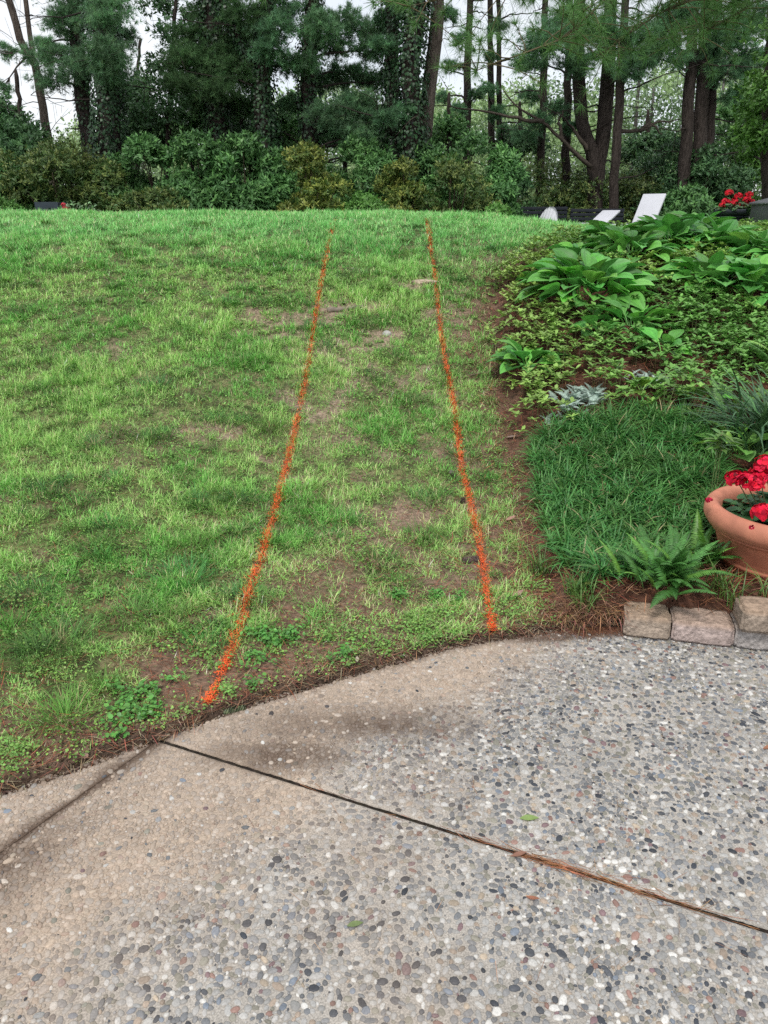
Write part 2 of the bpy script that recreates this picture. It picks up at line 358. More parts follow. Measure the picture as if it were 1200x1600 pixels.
# ------------------------------------------------------------------ patio of exposed aggregate
JA = np.array(onz(250, 1157)); JB = np.array(onz(1200, 1455)); JC = np.array(onz(0, 1333)); JO = np.array(onz(246, 1157))
def dline(x, y, A, B):
    d = (B - A) / np.linalg.norm(B - A); return (x - A[0]) * d[1] - (y - A[1]) * d[0], (x - A[0]) * d[0] + (y - A[1]) * d[1]
def stain(x, y):
    """tan silt washed over the slab: 0 clean .. 1 thick, and dark wet mud mask"""
    s = ye(x) - y
    wx = (fbm(x, y, .5, 81, 4) - .5)
    silt = 1 - sm(.25, 1.0, s * 1.0 + x * .55 + wx * .9)
    silt = np.maximum(silt, (1 - sm(.1, .5, s + wx * .5)) * (1 - sm(.2, 1.0, x)))
    silt *= 1 - sm(.35, 1.1, x + wx * .5)
    silt = np.maximum(silt, .35 * sm(.55, .75, fbm(x, y, .8, 85, 4)))
    d2, t2 = dline(x, y, JO, JC); d1, t1 = dline(x, y, JA, JB); ref_ = dline(*onz(60, 1240), JO, JC)[0]; d2 = d2 * (-1 if ref_ > 0 else 1)
    mud = np.exp(-((d2 + (fbm(x, y, .15, 91, 3) - .5) * .03) / (.016 + .03 * vn(x, y, .11, 93))) ** 2) * (t2 > -.1) * 1.
    mud = np.maximum(mud, .85 * np.exp(-((d2 - .08 + wx * .2) / (.05 + .10 * np.clip(t2, 0, 2))) ** 2) * sm(.1, .7, t2))
    cx, cy = onz(600, 1135); mud = np.maximum(mud, .92 * (1 - sm(.25, 1.4, np.sqrt(((x - cx) / .42) ** 2 + ((y - cy) / .14) ** 2) + wx * 1.3)))
    cx, cy = onz(470, 1180); mud = np.maximum(mud, .8 * (1 - sm(.25, 1.4, np.sqrt(((x - cx) / .30) ** 2 + ((y - cy) / .09) ** 2) + wx * 1.2)))
    cx, cy = onz(840, 995); mud = np.maximum(mud, .9 * (1 - sm(.4, 1.2, np.sqrt(((x - cx) / .22) ** 2 + ((y - cy) / .06) ** 2) + wx * 1.1)))
    cx, cy = onz(925, 985); mud = np.maximum(mud, .95 * (1 - sm(.6, 1.2, np.sqrt(((x - cx) / .15) ** 2 + ((y - cy) / .07) ** 2) + wx * .6)))
    mud = np.maximum(mud, .6 * (1 - sm(.0, .05, s + (fbm(x, y, .1, 95, 3) - .5) * .04)))
    mud = mud * (.62 + .75 * fbm(x, y, .045, 94, 3)); silt = silt * (.8 + .4 * fbm(x, y, .06, 96, 3))
    return np.clip(silt, 0, 1), np.clip(mud, 0, 1)
TAN = np.array([.45, .35, .265]); MUD = np.array([.105, .070, .049])
px_ = np.arange(-3.0, 3.8, .015); py_ = np.arange(-.8, 3.2, .015)
import bmesh
def slab_piece(keep):
    PX, PY = np.meshgrid(px_, py_, indexing='ij'); n_, m_ = PX.shape
    bm = bmesh.new(); me = bpy.data.meshes.new('tmp')
    V = np.stack([PX, PY, 0 * PX], -1).reshape(-1, 3); q = grid_faces(n_, m_, 1)
    q = q[(PY.reshape(-1)[q].mean(1) < ye(PX.reshape(-1)[q].mean(1)) + .12)]
    me.from_pydata(V.tolist(), [], q.tolist()); bm.from_mesh(me); bpy.data.meshes.remove(me)
    for (A, B, w, sgn) in keep:
        d = (B - A) / np.linalg.norm(B - A); nn = np.array([d[1], -d[0]]) * sgn
        p = A + nn * w
        bmesh.ops.bisect_plane(bm, geom=bm.verts[:] + bm.edges[:] + bm.faces[:], plane_co=(p[0], p[1], 0), plane_no=(nn[0], nn[1], 0), clear_inner=True)
    be = [e for e in bm.edges if e.is_boundary]
    r = bmesh.ops.extrude_edge_only(bm, edges=be)
    for g in r['geom']:
        if isinstance(g, bmesh.types.BMVert): g.co.z -= .07
    V = np.array([v.co[:] for v in bm.verts]); fs = {}
    for f in bm.faces: fs.setdefault(len(f.verts), []).append([v.index for v in f.verts])
    bm.free(); return V, [np.array(v) for v in fs.values()]
JW = .0075
# pebbles (dart throwing on an occupancy map)
res = .0022; x0, x1, y0, y1 = -2.8, 3.3, .25, 3.0
occ = np.zeros((int((x1 - x0) / res), int((y1 - y0) / res)), bool)
PB = []
for (rad, tries, pr) in [(.0112, 6000, 1), (.0092, 36000, 1), (.0073, 130000, 1), (.0057, 230000, 1), (.0042, 240000, 1), (.0029, 190000, 1)]:
    cx = rng.uniform(x0 + .02, x1 - .02, tries); cy = rng.uniform(y0 + .02, y1 - .02, tries)
    ok = (np.abs(cx) < cy * .58 + 1.45) & (cy < ye(cx) + .02)
    cx, cy = cx[ok], cy[ok]; rr = rad * rng.uniform(.82, 1.15, len(cx)); k_ = (rr * .80 / res)
    for a, b, r_, k in zip(cx, cy, rr, k_):
        i = int((a - x0) / res); j = int((b - y0) / res); k = int(k)
        if occ[i - k:i + k + 1, j - k:j + k + 1].any(): continue
        occ[i - k:i + k + 1, j - k:j + k + 1] = True; PB.append((a, b, r_))
PB = np.array(PB)
d1, t1 = dline(PB[:, 0], PB[:, 1], JA, JB); d2, t2 = dline(PB[:, 0], PB[:, 1], JO, JC)
PB = PB[~((np.abs(d1) < JW + PB[:, 2]) & (t1 > -.05)) & ~((np.abs(d2) < .001 + PB[:, 2] * .8) & (t2 > -.02))]
worn = fbm(PB[:, 0], PB[:, 1], .22, 161, 4); PB = PB[~((PB[:, 2] < .0062) & (rng.random(len(PB)) < .75 * sm(.42, .6, worn)))]; d1 = d2 = None
N = len(PB); silt, mud = stain(PB[:, 0], PB[:, 1])
pal = np.array([[.46, .44, .41], [.34, .33, .31], [.24, .235, .23], [.16, .165, .17], [.085, .09, .10], [.045, .05, .06], [.19, .215, .25], [.34, .27, .21], [.27, .165, .135], [.58, .56, .52], [.25, .235, .19], [.20, .13, .135], [.44, .36, .27]])
pw = np.array([.15, .20, .19, .12, .05, .03, .035, .05, .02, .08, .09, .015, .02]); pw /= pw.sum()
pc = pal[rng.choice(len(pal), N, p=pw)] * rng.uniform(.75, 1.2, (N, 1)) * (.72 + .5 * fbm(PB[:, 0], PB[:, 1], .7, 97, 4))[:, None]
cover = np.clip(silt * rng.uniform(.6, .95, N), 0, .9)[:, None] * (rng.random((N, 1)) > .05)
pc = pc * (1 - cover) + (TAN * rng.uniform(.75, 1.12, (N, 1))) * cover
mm = (mud * rng.uniform(.8, 1.05, N))[:, None] * (rng.random((N, 1)) > .10); mm = np.clip(mm, 0, .95)
pc = pc * (1 - mm) + MUD * 1.15 * mm
na = 8; ang = np.linspace(0, 2 * math.pi, na, endpoint=False)
shape = 1 + .17 * rng.normal(size=(N, na)).clip(-1.6, 1.6); shape = shape * .65 + np.roll(shape, 1, 1) * .35
el = rng.uniform(1.0, 1.5, N); th = rng.uniform(0, math.pi, N); hh = rng.uniform(.0015, .0045, N)
rings = []
for k, (f_, z_) in enumerate([(1.0, -.001), (.88, .55), (.55, .92)]):
    lx = PB[:, 2:3] * shape * np.cos(ang) * f_ * el[:, None] * .95; ly = PB[:, 2:3] * shape * np.sin(ang) * f_ / el[:, None] ** .6 * .95
    rings.append(np.stack([PB[:, 0:1] + lx * np.cos(th)[:, None] - ly * np.sin(th)[:, None], PB[:, 1:2] + lx * np.sin(th)[:, None] + ly * np.cos(th)[:, None], (hh * z_ if k else 0 * hh - .001)[:, None] + 0 * lx], -1))
tp = np.stack([PB[:, 0], PB[:, 1], hh], -1)[:, None]
PV = np.concatenate(rings + [tp], 1); j = np.arange(na); jn = (j + 1) % na
q = np.concatenate([np.stack([r * na + j, r * na + jn, (r + 1) * na + jn, (r + 1) * na + j], 1) for r in (0, 1)])
t3 = np.stack([2 * na + j, 2 * na + jn, np.full(na, 3 * na)], 1); vs = 3 * na + 1; of = (np.arange(N) * vs)[:, None, None]
side1 = (dline(PB[:, 0], PB[:, 1], JA, JB)[0] < 0)
lft = (dline(PB[:, 0], PB[:, 1], JO, JC)[0])
def slab(name, keep, mask, label_kind='structure'):
    V, fs = slab_piece(keep); st, md = stain(V[:, 0], V[:, 1]); g = fbm(V[:, 0], V[:, 1], .08, 99, 4)[:, None]; g2 = fbm(V[:, 0], V[:, 1], .9, 98, 3)[:, None]
    cc = np.array([.37, .34, .30]) * (.55 + .45 * g + .4 * g2)
    cc = cc * (1 - st[:, None] * .85) + TAN * (.8 + .3 * g) * st[:, None] * .85; cc = cc * (1 - md[:, None]) + MUD * (.85 + .3 * g) * md[:, None]
    mb = MB(); mb.add(V, fs, cc, 0)
    I = np.where(mask)[0]
    mb.add(PV[I].reshape(-1, 3), [(q[None] + of[:len(I)]).reshape(-1, 4), (t3[None] + of[:len(I)]).reshape(-1, 3)], np.repeat(pc[I], vs, 0), 1)
    o = mb.build(name, [M_conc, M_peb]); tag(o, kind='structure')
    return o
up = side1; 
# signs: find which side of the long joint is the far/right slab
refd = dline(*onz(900, 1150), JA, JB)[0]; sU = 1 if refd > 0 else -1
dd1 = dline(PB[:, 0], PB[:, 1], JA, JB)[0] * sU; refl = dline(*onz(60, 1240), JO, JC)[0]; sL = 1 if refl > 0 else -1; dd2 = dline(PB[:, 0], PB[:, 1], JO, JC)[0] * sL
slab('patio', [(JA, JB, JW, sU), ((JO + JO - JC) * 1.0, JO, 0.0, 0)] [:1], (dd1 > 0) & ~((dd2 > 0) & (PB[:, 0] < JO[0])))
slab('patio', [(JA, JB, JW, -sU), (JO, JC, .0015, -sL)], (dd1 < 0) & (dd2 < 0))
slab('patio', [(JO, JC, .0015, sL), (JA, JB, JW, -sU)], (dd2 > 0) & (dd1 < 0))
# joint filler: dark felt strip a few mm below the top
mb = MB()
d = (JB - JA) / np.linalg.norm(JB - JA); nn = np.array([d[1], -d[0]]); tt = np.linspace(-.02, 3.4, 300)
P = JA + tt[:, None] * d
V = np.concatenate([np.concatenate([P - nn * .012, P + nn * .012])])
z = -.006 + .003 * rng.random(len(V)); V3 = np.column_stack([V, z]); i = np.arange(299)
mb.add(V3, np.stack([i, i + 1, i + 301, i + 300], 1), jcol((.035, .028, .022), len(V3), .2))
d2_ = (JC - JO) / np.linalg.norm(JC - JO); P = JO + np.linspace(0, 2.4, 300)[:, None] * d2_; n2_ = np.array([d2_[1], -d2_[0]])
V3 = np.column_stack([np.concatenate([P - n2_ * .012, P + n2_ * .012]), np.full(600, -.001)])
mb.add(V3, np.stack([i, i + 1, i + 301, i + 300], 1), (.06, .042, .03))
tag(mb.build('joint_filler', M_soil), kind='structure')

# ------------------------------------------------------------------ lawn
def inlawn(x, y): return (y > ye(x) + .01) & ~inbed(x, y)
def sample(n, y0, y1, dens, wid=lambda y: .52 * y + 1.3):
    ys = np.linspace(y0, y1, 400); p = dens(ys) * wid(ys); cs = np.cumsum(p); cs /= cs[-1]
    y = np.interp(rng.random(n), cs, ys); x = rng.uniform(-1, 1, n) * wid(y); return x, y
def pmask(x, y):
    w = .013 + .009 * (vn(x, y, .12, 130) - .3)
    dl = np.abs(x - paintx(LP[::1], y)) ; dr = np.abs(x - paintx(RP, y))
    y0l, y1l = LP[0][1], LP[-1][1]; y0r, y1r = RP[0][1], RP[-1][1]
    gap = (y > G(383, 962)[1]) & (y < G(384, 950)[1])
    sc = 1 + .02 * y
    l = (dl < w * sc) & (y > y0l) & (y < y1l); r = (dr < w * sc) & (y > y0r) & (y < y1r)
    return l, r
G1 = MB(); PL = MB(); PR = MB()
ORG = np.array([.92, .135, .03])
def put_blades(x, y, az, L, Wd, lean, bend, col, segs=2, paint=True, jit=.006):
    base = np.column_stack([x, y, H(x, y) - .004])
    l, r = pmask(x, y); keep = rng.random(len(x)); fade = np.interp(y, [2.5, 6, 9], [.85, .7, .5])
    l &= keep < fade; r &= keep < fade
    if not paint: l[:] = False; r[:] = False
    oc = jcol(ORG, len(x), .18, .05); 
    for m, M_ in ((l, PL), (r, PR)):
        if m.any(): ribbons(M_, base[m], az[m], np.minimum(L[m], .05), Wd[m] * 1.25, lean[m], bend[m], oc[m] * .8 + col[m] * .2, segs)
    m = ~(l | r)
    ribbons(G1, base[m], az[m], L[m], Wd[m], lean[m], bend[m], col[m], segs)
dens = lambda y: np.minimum(1, (3.2 / y) ** 1.25)
N = 1750000; x, y = sample(N, 1.55, 12.0, dens)
k = inlawn(x, y); x, y = x[k], y[k]; br_ = bare(x, y)
patch = fbm(x, y, .45, 111, 3)           # local vigour
clump = sm(.35, .65, vn(x, y, .07, 115) * .6 + vn(x, y, .035, 116) * .4)
k = rng.random(len(x)) < np.clip(1.0 - br_ * 1.02, 0.03, 1) * (.55 + .6 * sm(.35, .65, patch)) * (.45 + .7 * clump); clump = clump[k]; x, y, patch, br_ = x[k], y[k], patch[k], br_[k]
n = len(x); top = sm(6.5, 8.8, y)
L = (.022 + .030 * rng.random(n) + .028 * sm(.5, .75, patch)) * (1 + .35 * top) * (.6 + .4 * sm(2, 3.5, y)) * (.75 + .5 * clump); Wd = .0030 * np.maximum(1, y / 4.2) * rng.uniform(.7, 1.3, n)
g1 = np.array([.325, .585, .15]); g2 = np.array([.17, .42, .085]); g3 = np.array([.55, .50, .27]); g4 = np.array([.20, .48, .15])
m = sm(.40, .66, fbm(x, y, .5, 121, 3))[:, None]; col = g1 * (1 - m) + g2 * m
lowr = sm(.3, 1.6, x)[:, None] * (1 - top[:, None]); col = col * (1 - .15 * lowr)
col = col * (1 - top[:, None] * .8) + g4 * 1.15 * top[:, None] * .8
dry = (rng.random(n) < .10 + .25 * br_ )[:, None]; col = np.where(dry, g3, col) * np.exp(rng.normal(size=(n, 1)) * .33); col = np.clip(col * (.75 + .5 * clump[:, None]), .01, .85)
put_blades(x, y, rng.uniform(0, 6.28, n), L, Wd, np.abs(rng.normal(.7, .4, n)), rng.uniform(.2, 1.3, n), col)
# thatch: dead stems lying flat
N = 110000; x, y = sample(N, 1.6, 9.5, dens); k = inlawn(x, y); x, y = x[k], y[k]; k = rng.random(len(x)) < .35 + .5 * bare(x, y); x, y = x[k], y[k]; n = len(x)
stc = np.where(rng.random((n, 1)) < .55, np.array([[.36, .28, .17]]), np.array([[.20, .10, .06]])) * rng.uniform(.6, 1.2, (n, 1))
put_blades(x, y, rng.uniform(0, 6.28, n), rng.uniform(.025, .08, n), .0018 * np.maximum(1, y / 4.5), rng.uniform(1.3, 1.6, n), rng.uniform(-.1, .25, n), stc)
# tufts of tall fescue
TUF = [(285, 905, .13, 1), (265, 975, .11, 1), (205, 965, .09, 1), (95, 1005, .13, 1), (60, 1025, .1, 1), (100, 1128, .09, 1.1), (45, 935, .1, 1), (20, 985, .09, 1), (590, 880, .10, .9), (640, 632, .12, .8), (615, 560, .12, .8), (490, 515, .12, .9), (600, 600, .1, .8), (490, 790, .08, .8), (545, 815, .07, .8), (690, 600, .1, .7), (575, 510, .14, .8), (640, 500, .1, .7), (530, 440, .15, .8), (450, 470, .12, .8),
       (310, 790, .08, 1), (370, 790, .08, 1), (300, 860, .09, 1), (150, 860, .09, 1), (420, 670, .1, .9), (340, 660, .1, .9), (350, 780, .07, 1), (640, 400, .18, .8), (430, 400, .2, .8), (250, 380, .2, .8), (330, 985, .05, .8), (395, 940, .08, .9), (375, 935, .06, .9), (700, 580, .09, .7), (760, 750, .05, .6), (560, 430, .15, .8)]
tc_ = [(G(a, b)[0], G(a, b)[1], r_, s_) for a, b, r_, s_ in TUF]
for _ in range(560):
    a, b = sample(1, 2.0, 9.2, lambda y: 1 + 0 * y); a, b = a[0], b[0]
    if not inlawn(a, b): continue
    pr = .85 if a < paintx(LP, b) else .35
    if rng.random() > pr * (1 - .7 * float(bare(np.array([a]), np.array([b]))[0])): continue
    tc_.append((a, b, rng.uniform(.04, .11), rng.uniform(.5, .9)))
for a, b, r_, s_ in tc_:
    n = int(1500 * r_ * (1.4 if b < 5 else 1)); rr = r_ * np.sqrt(rng.random(n)) * (1 + .3 * rng.normal(size=n)); ph = rng.uniform(0, 6.28, n)
    x = a + rr * np.cos(ph); y = b + rr * np.sin(ph) * .9; k = inlawn(x, y); x, y, ph, rr = x[k], y[k], ph[k], rr[k]; n = len(x)
    if not n: continue
    cc = np.array([.070, .215, .036]) * rng.uniform(.8, 1.5) * np.array([rng.uniform(.9, 1.5), 1, rng.uniform(.8, 1.5)])
    col = jcol(cc, n, .22, .06); fl = rng.random(n) < .06; col[fl] = (.38, .36, .16)
    put_blades(x, y, ph + rng.normal(size=n) * .7, rng.uniform(.05, .115, n) * s_, .003 * max(1, b / 4.5) * rng.uniform(.7, 1.2, n), .25 + .6 * rr / r_ * rng.random(n), rng.uniform(.5, 1.6, n), col, 3)
tag(G1.build('grass', M_grass, smooth=False), 'short patchy green lawn grass with darker tufts on the slope', 'grass', kind='stuff')

# broad-leaf weeds: small round leaves low on the soil
WD = MB()
def weeds(cx, cy, r_, n, size, col, up=.03):
    rr = r_ * np.sqrt(rng.random(n)); ph = rng.uniform(0, 6.28, n); x = cx + rr * np.cos(ph); y = cy + rr * np.sin(ph) * .8
    k = inlawn(x, y); x, y = x[k], y[k]; n = len(x)
    if not n: return
    z = H(x, y) + up * rng.random(n) + .006; az = rng.uniform(0, 6.28, n); tl = rng.normal(0, .3, n)
    d_ = np.column_stack([np.cos(az), np.sin(az), tl]); nn_ = np.column_stack([rng.normal(0, .3, n), rng.normal(0, .3, n) - .15, np.ones(n)])
    s_ = size * .72 * rng.uniform(.5, 1.3, n)
    leaves(WD, np.column_stack([x, y, z]), d_, nn_, s_, s_ * .85, jcol(col, n, .2, .08), (.25, .85, 1., .8, .2), .15, .12)
for a, b, r_, n_, s_ in [(230, 1088, .11, 150, .022), (215, 1122, .10, 120, .022), (245, 1110, .07, 60, .02), (430, 1005, .11, 190, .020), (455, 1000, .06, 60, .018), (400, 1030, .07, 70, .018), (320, 1030, .05, 40, .016), (395, 1075, .05, 40, .018), (425, 1152, .03, 16, .02), (185, 1155, .04, 22, .022),
                         (560, 1000, .12, 150, .014), (600, 1010, .1, 120, .014), (540, 1025, .06, 60, .02), (640, 985, .12, 150, .014), (700, 965, .1, 120, .014), (620, 935, .06, 60, .02), (680, 935, .06, 70, .018), (720, 940, .06, 60, .018), (790, 965, .06, 60, .016), (800, 940, .05, 40, .016), (655, 1010, .1, 120, .012), (500, 1000, .08, 80, .013), (470, 1080, .05, 40, .012), (550, 1045, .04, 30, .014), (360, 1085, .07, 70, .014), (30, 1185, .07, 80, .012), (15, 1205, .05, 60, .012), (730, 700, .05, 50, .016), (640, 770, .05, 40, .014), (780, 730, .06, 50, .018), (560, 850, .08, 80, .014), (300, 700, .1, 100, .014)]:
    c_ = G(a, b); weeds(c_[0], c_[1], r_ * .45, int(n_ * .5), s_, (.11, .30, .055) if s_ > .017 else (.2, .38, .08))
    for _ in range(5): weeds(c_[0] + rng.normal(0, r_ * .6), c_[1] + rng.normal(0, r_ * .4), r_ * .38, int(n_ * .2), s_ * rng.uniform(.7, 1.1), (.11, .30, .055) if s_ > .017 else (.2, .38, .08))
for _ in range(3800):
    a, b = sample(1, 1.9, 7.5, lambda y: 1 / y); a, b = float(a[0]), float(b[0])
    weeds(a, b, rng.uniform(.02, .09), int(rng.uniform(8, 45)), rng.uniform(.008, .014) * max(1, b / 4), np.array((.24, .43, .09)) * rng.uniform(.6, 1.15), .02)
tag(WD.build('weeds', M_leaf), 'low broad-leaved weeds and clover scattered through the thin turf', 'weeds', kind='stuff')

# spray paint on bare soil and stems: small flecks lying on the ground inside each line
for pts, M_ in ((LP, PL), (RP, PR)):
    y0, y1 = pts[0][1], pts[-1][1]; n = 9500; y = y0 + (y1 - y0) * rng.random(n) ** 1.25; x = paintx(pts, y) + rng.normal(size=n) * (.0068 + .0009 * y)
    k = rng.random(n) < (.35 + .65 * sm(.35, .6, vn(x * 0, y, .10, 140))) * np.interp(y, [y0, y0 + .5, y1], [1, .8, .5])
    if M_ is PL: k &= (y < G(379, 972)[1]) | (y > G(386, 948)[1])
    x, y = x[k], y[k]; n = len(x)
    ribbons(M_, np.column_stack([x, y, H(x, y) + .005 + .020 * rng.random(n)]), rng.uniform(0, 6.28, n), rng.uniform(.004, .012, n), rng.uniform(.002, .004, n) * np.maximum(1, y / 4), rng.uniform(1.2, 1.6, n), 0., jcol(ORG, n, .2, .06), 1, prof=[1, .6])
# splayed painted straws at the clump on the left line
c_ = G(383, 968); n = 16; ribbons(PL, np.column_stack([c_[0] + rng.normal(0, .02, n), c_[1] + .02 + rng.normal(0, .012, n), np.full(n, c_[2] + .01)]), rng.normal(-1.57, .5, n), rng.uniform(.05, .1, n), .004, rng.uniform(1.2, 1.5, n), .2, jcol((.62, .2, .07), n), 2)
tag(PL.build('paint_line', M_paint), 'orange sprayed line on the grass, the longer left one of two marking a path', 'painted line', 'orange spray paint lines on the lawn')
tag(PR.build('paint_line', M_paint), 'orange sprayed line on the grass, beside the mulched bed and ending at a pine cone', 'painted line', 'orange spray paint lines on the lawn')

# pine straw on the ground
PS = MB()
def straws(x, y, z, L, w, col):
    n = len(x); az = rng.uniform(0, 6.28, n); tl = rng.normal(0, .12, n)
    ribbons(PS, np.column_stack([x, y, z]), az, L, w, 1.57 + tl, rng.normal(0, .35, n), col, 2, prof=[.6, 1, .5])
N = 70000; x, y = sample(N, 2.3, 9.0, lambda y: (3 / y) ** 1.2); e = bank_edge(y) - x; w_ = np.where(inbed(x, y), .95 - .5 * sm(5, 8, y), np.exp(-np.clip(e - .08, 0, 9) / .16) * .8) * (y < 8.6) * (y > ye(x) + .005)
k = rng.random(N) < w_; x, y = x[k], y[k]; n = len(x)
straws(x, y, H(x, y) + .003 + .02 * rng.random(n), rng.uniform(.04, .11, n), .0023 * np.maximum(1, y / 3.6), np.where(rng.random((n, 1)) < .25, jcol((.46, .24, .15), n, .3, .1), jcol((.26, .10, .055), n, .4, .12)))
N = 26000; x, y = sample(N, 1.6, 5.2, lambda y: 1 / y ** 1.6); k = inlawn(x, y) & (rng.random(N) < .25 + .75 * bare(x, y)); x, y = x[k], y[k]; n = len(x)
straws(x, y, H(x, y) + .004 + .012 * rng.random(n), rng.uniform(.04, .10, n), .0017, jcol((.27, .10, .06), n, .35, .1))
n = 5200; x = rng.uniform(-1.7, 1.0, n); y = ye(x) + np.abs(rng.normal(.01, .05, n)) - .01; k = (y > ye(x) - .015) & (rng.random(n) < .12 + .75 * sm(.45, .7, fbm(x, y, .22, 151, 3))); x, y = x[k], y[k]; n = len(x)
straws(x, y, np.maximum(H(x, y), 0) + .004 + .01 * rng.random(n), rng.uniform(.02, .07, n), .0018, np.where(rng.random((n, 1)) < .5, jcol((.27, .13, .08), n, .35, .1), jcol((.34, .27, .17), n, .3)))
# needles caught in the joint and strewn on the slab
n = 130; tm = float(np.linalg.norm(np.array(onz(865, 1350)) - JA)); tn = float(np.linalg.norm(np.array(onz(1010, 1395)) - JA)); t = rng.normal(tm, .09, n); t = np.concatenate([t, rng.normal(tn, .07, 60), rng.uniform(.5, 2.6, 40)]); n = len(t); P = JA + t[:, None] * d + nn * rng.normal(0, .008, (n, 1)); az0 = math.atan2(d[1], d[0])
ribbons(PS, np.column_stack([P, rng.uniform(-.002, .005, n)]), az0 + rng.normal(0, .22, n) + math.pi * (rng.random(n) < .5), rng.uniform(.03, .09, n), .0014, 1.57, rng.normal(0, .05, n), jcol((.33, .15, .075), n, .35, .1), 2)
n = 170; y = rng.uniform(1.0, 2.8, n); x = rng.uniform(-.4, 1.7, n); k = y < ye(x) - .02; x, y = x[k], y[k]; n = len(x)
ribbons(PS, np.column_stack([x, y, np.full(n, .0045)]), rng.uniform(0, 6.28, n), rng.uniform(.03, .09, n), .0012, 1.57, rng.normal(0, .03, n), jcol((.33, .20, .12), n, .3), 2)
n = 700; x = rng.normal(.93, .13, n); y = ye(x) - .015 + rng.normal(0, .02, n)
ribbons(PS, np.column_stack([x, y, np.full(n, .006)]), rng.uniform(0, 6.28, n), rng.uniform(.03, .08, n), .0014, 1.57, rng.normal(0, .03, n), jcol((.22, .10, .06), n, .3), 2)
CR = MB(); n = 9000; x = rng.uniform(-1.9, 1.2, n); s_ = rng.exponential(.035, n) - .02; y = ye(x) + s_; r_ = rng.uniform(.0015, .0045, n) * (1 + (rng.random(n) < .05)); dirs = np.array([[1, 0, 0], [-.5, .85, .1], [-.4, -.9, 0], [.1, .1, .9], [.1, 0, -.6]])
V = (dirs[None] * r_[:, None, None] * rng.uniform(.6, 1.4, (n, 5, 1))) + np.column_stack([x, y, np.maximum(H(x, y), 0) + r_ * .3])[:, None]; fi = np.array([[0, 1, 3], [1, 2, 3], [2, 0, 3], [1, 0, 4], [2, 1, 4], [0, 2, 4]])
CR.add(V.reshape(-1, 3), (fi[None] + (np.arange(n) * 5)[:, None, None]).reshape(-1, 3), np.repeat(jcol((.13, .085, .06), n, .4), 5, 0)); tag(CR.build('soil_crumbs', M_soil), 'crumbs of soil and grit washed onto the concrete edge', 'soil crumbs', kind='stuff')
tag(PS.build('pine_straw', M_dry), 'fallen reddish pine needles over the bed, bare soil and slab joint', 'pine straw', kind='stuff')

# ------------------------------------------------------------------ planting bed
def inpoly(x, y, P):
    r = np.zeros(len(x), bool); n = len(P)
    for i in range(n):
        x1, y1 = P[i]; x2, y2 = P[(i + 1) % n]
        c = ((y1 > y) != (y2 > y)) & (x < (x2 - x1) * (y - y1) / (y2 - y1 + 1e-12) + x1); r ^= c
    return r
HP = [0, .12, .3, .42, .5, .58, .7, .8, .9, 1]
HW = [.05, .04, .05, .5, .92, 1., .9, .68, .35, .01]
def hosta(px, py, r, leafL, n, label, col=(.085, .26, .05), up=.35):
    c = G(px, py); mb = MB(); az = np.linspace(0, 2 * math.pi * (n / 7.3), n) + rng.normal(0, .3, n); q = np.sqrt((np.arange(n) + .6) / n)
    L = leafL * 1.55 * rng.uniform(.8, 1.15, n) * (1 + .15 * q); lean = .08 + np.roll(q, 3) ** 1.3 * .85 + rng.normal(0, .08, n)
    base = np.column_stack([c[0] + np.cos(az) * q * (r - leafL * .9).clip(.02) if isinstance(r, np.ndarray) else c[0] + np.cos(az) * q * max(.03, r - leafL * 1.1), c[1] + np.sin(az) * q * max(.03, r - leafL * 1.1), 0 * az])
    base[:, 2] = H(base[:, 0], base[:, 1]) + .02 + (1 - q) * leafL * up
    cc = jcol(col, n, .22, .07); cc[rng.random(n) < .25] *= np.array([1.5, 1.35, 1.1])
    t = np.linspace(0, 1, 13)
    ribbons(mb, base, az, L, leafL * .76 * rng.uniform(.85, 1.15, n), lean, rng.uniform(1.0, 1.6, n), cc, 12, 9, np.interp(t, HP, HW), fold=.28, roll=rng.normal(0, .3, n), vein=.35, wave=.06, rib=.05)
    o = mb.build('hosta', M_leaf, smooth=True, loc=c); return tag(o, label, 'hosta', 'hostas in the planting bed')
HOS = [(915, 462, .52, .21, 78, 'large lush hosta at the left front of the bed, beside the lawn path'),
       (985, 408, .42, .20, 44, 'hosta behind the large front clump, below the tilted white lounger'),
       (1050, 392, .42, .20, 46, 'hosta in the back row, in front of the white lounger back'),
       (1120, 398, .42, .21, 46, 'hosta in the back row, just left of the dark geranium urn'),
       (1185, 412, .45, .21, 50, 'hosta in the back row, in front of the geranium urn and grey box'),
       (1085, 374, .40, .19, 40, 'hosta at the top of the bed, below the dark rhododendrons and left of the urn'), (1030, 376, .36, .18, 34, 'hosta at the top of the bed, right below the raised white lounger'), (950, 388, .34, .18, 32, 'hosta at the upper left of the bed, below the low white lounger'), (905, 418, .26, .16, 20, 'small hosta at the upper left tip of the bed, next to the lawn'),
       (1235, 430, .45, .21, 46, 'hosta at the right border of the view, in the back row'),
       (1110, 452, .38, .19, 40, 'broad hosta in the middle of the bed, in front of the back row'),
       (1175, 462, .45, .21, 52, 'dense hosta at the right border of the bed, middle row'),
       (985, 522, .26, .16, 22, 'medium hosta rising from the ground cover in mid bed'),
       (935, 532, .15, .13, 9, 'small hosta left of the medium clump in mid bed'),
       (1035, 560, .20, .14, 14, 'small hosta right of the medium clump, thin stem beside it'),
       (822, 585, .22, .17, 17, 'lone hosta at the mulch edge next to the worn lawn'),
       (1000, 622, .14, .12, 9, 'low small hosta in the mulch behind the lilyturf'),
       (1095, 640, .10, .11, 6, 'tiny hosta behind the lilyturf, left of the strappy daylily'),
       (1148, 722, .16, .15, 11, 'bright hosta just behind the terracotta pot')]
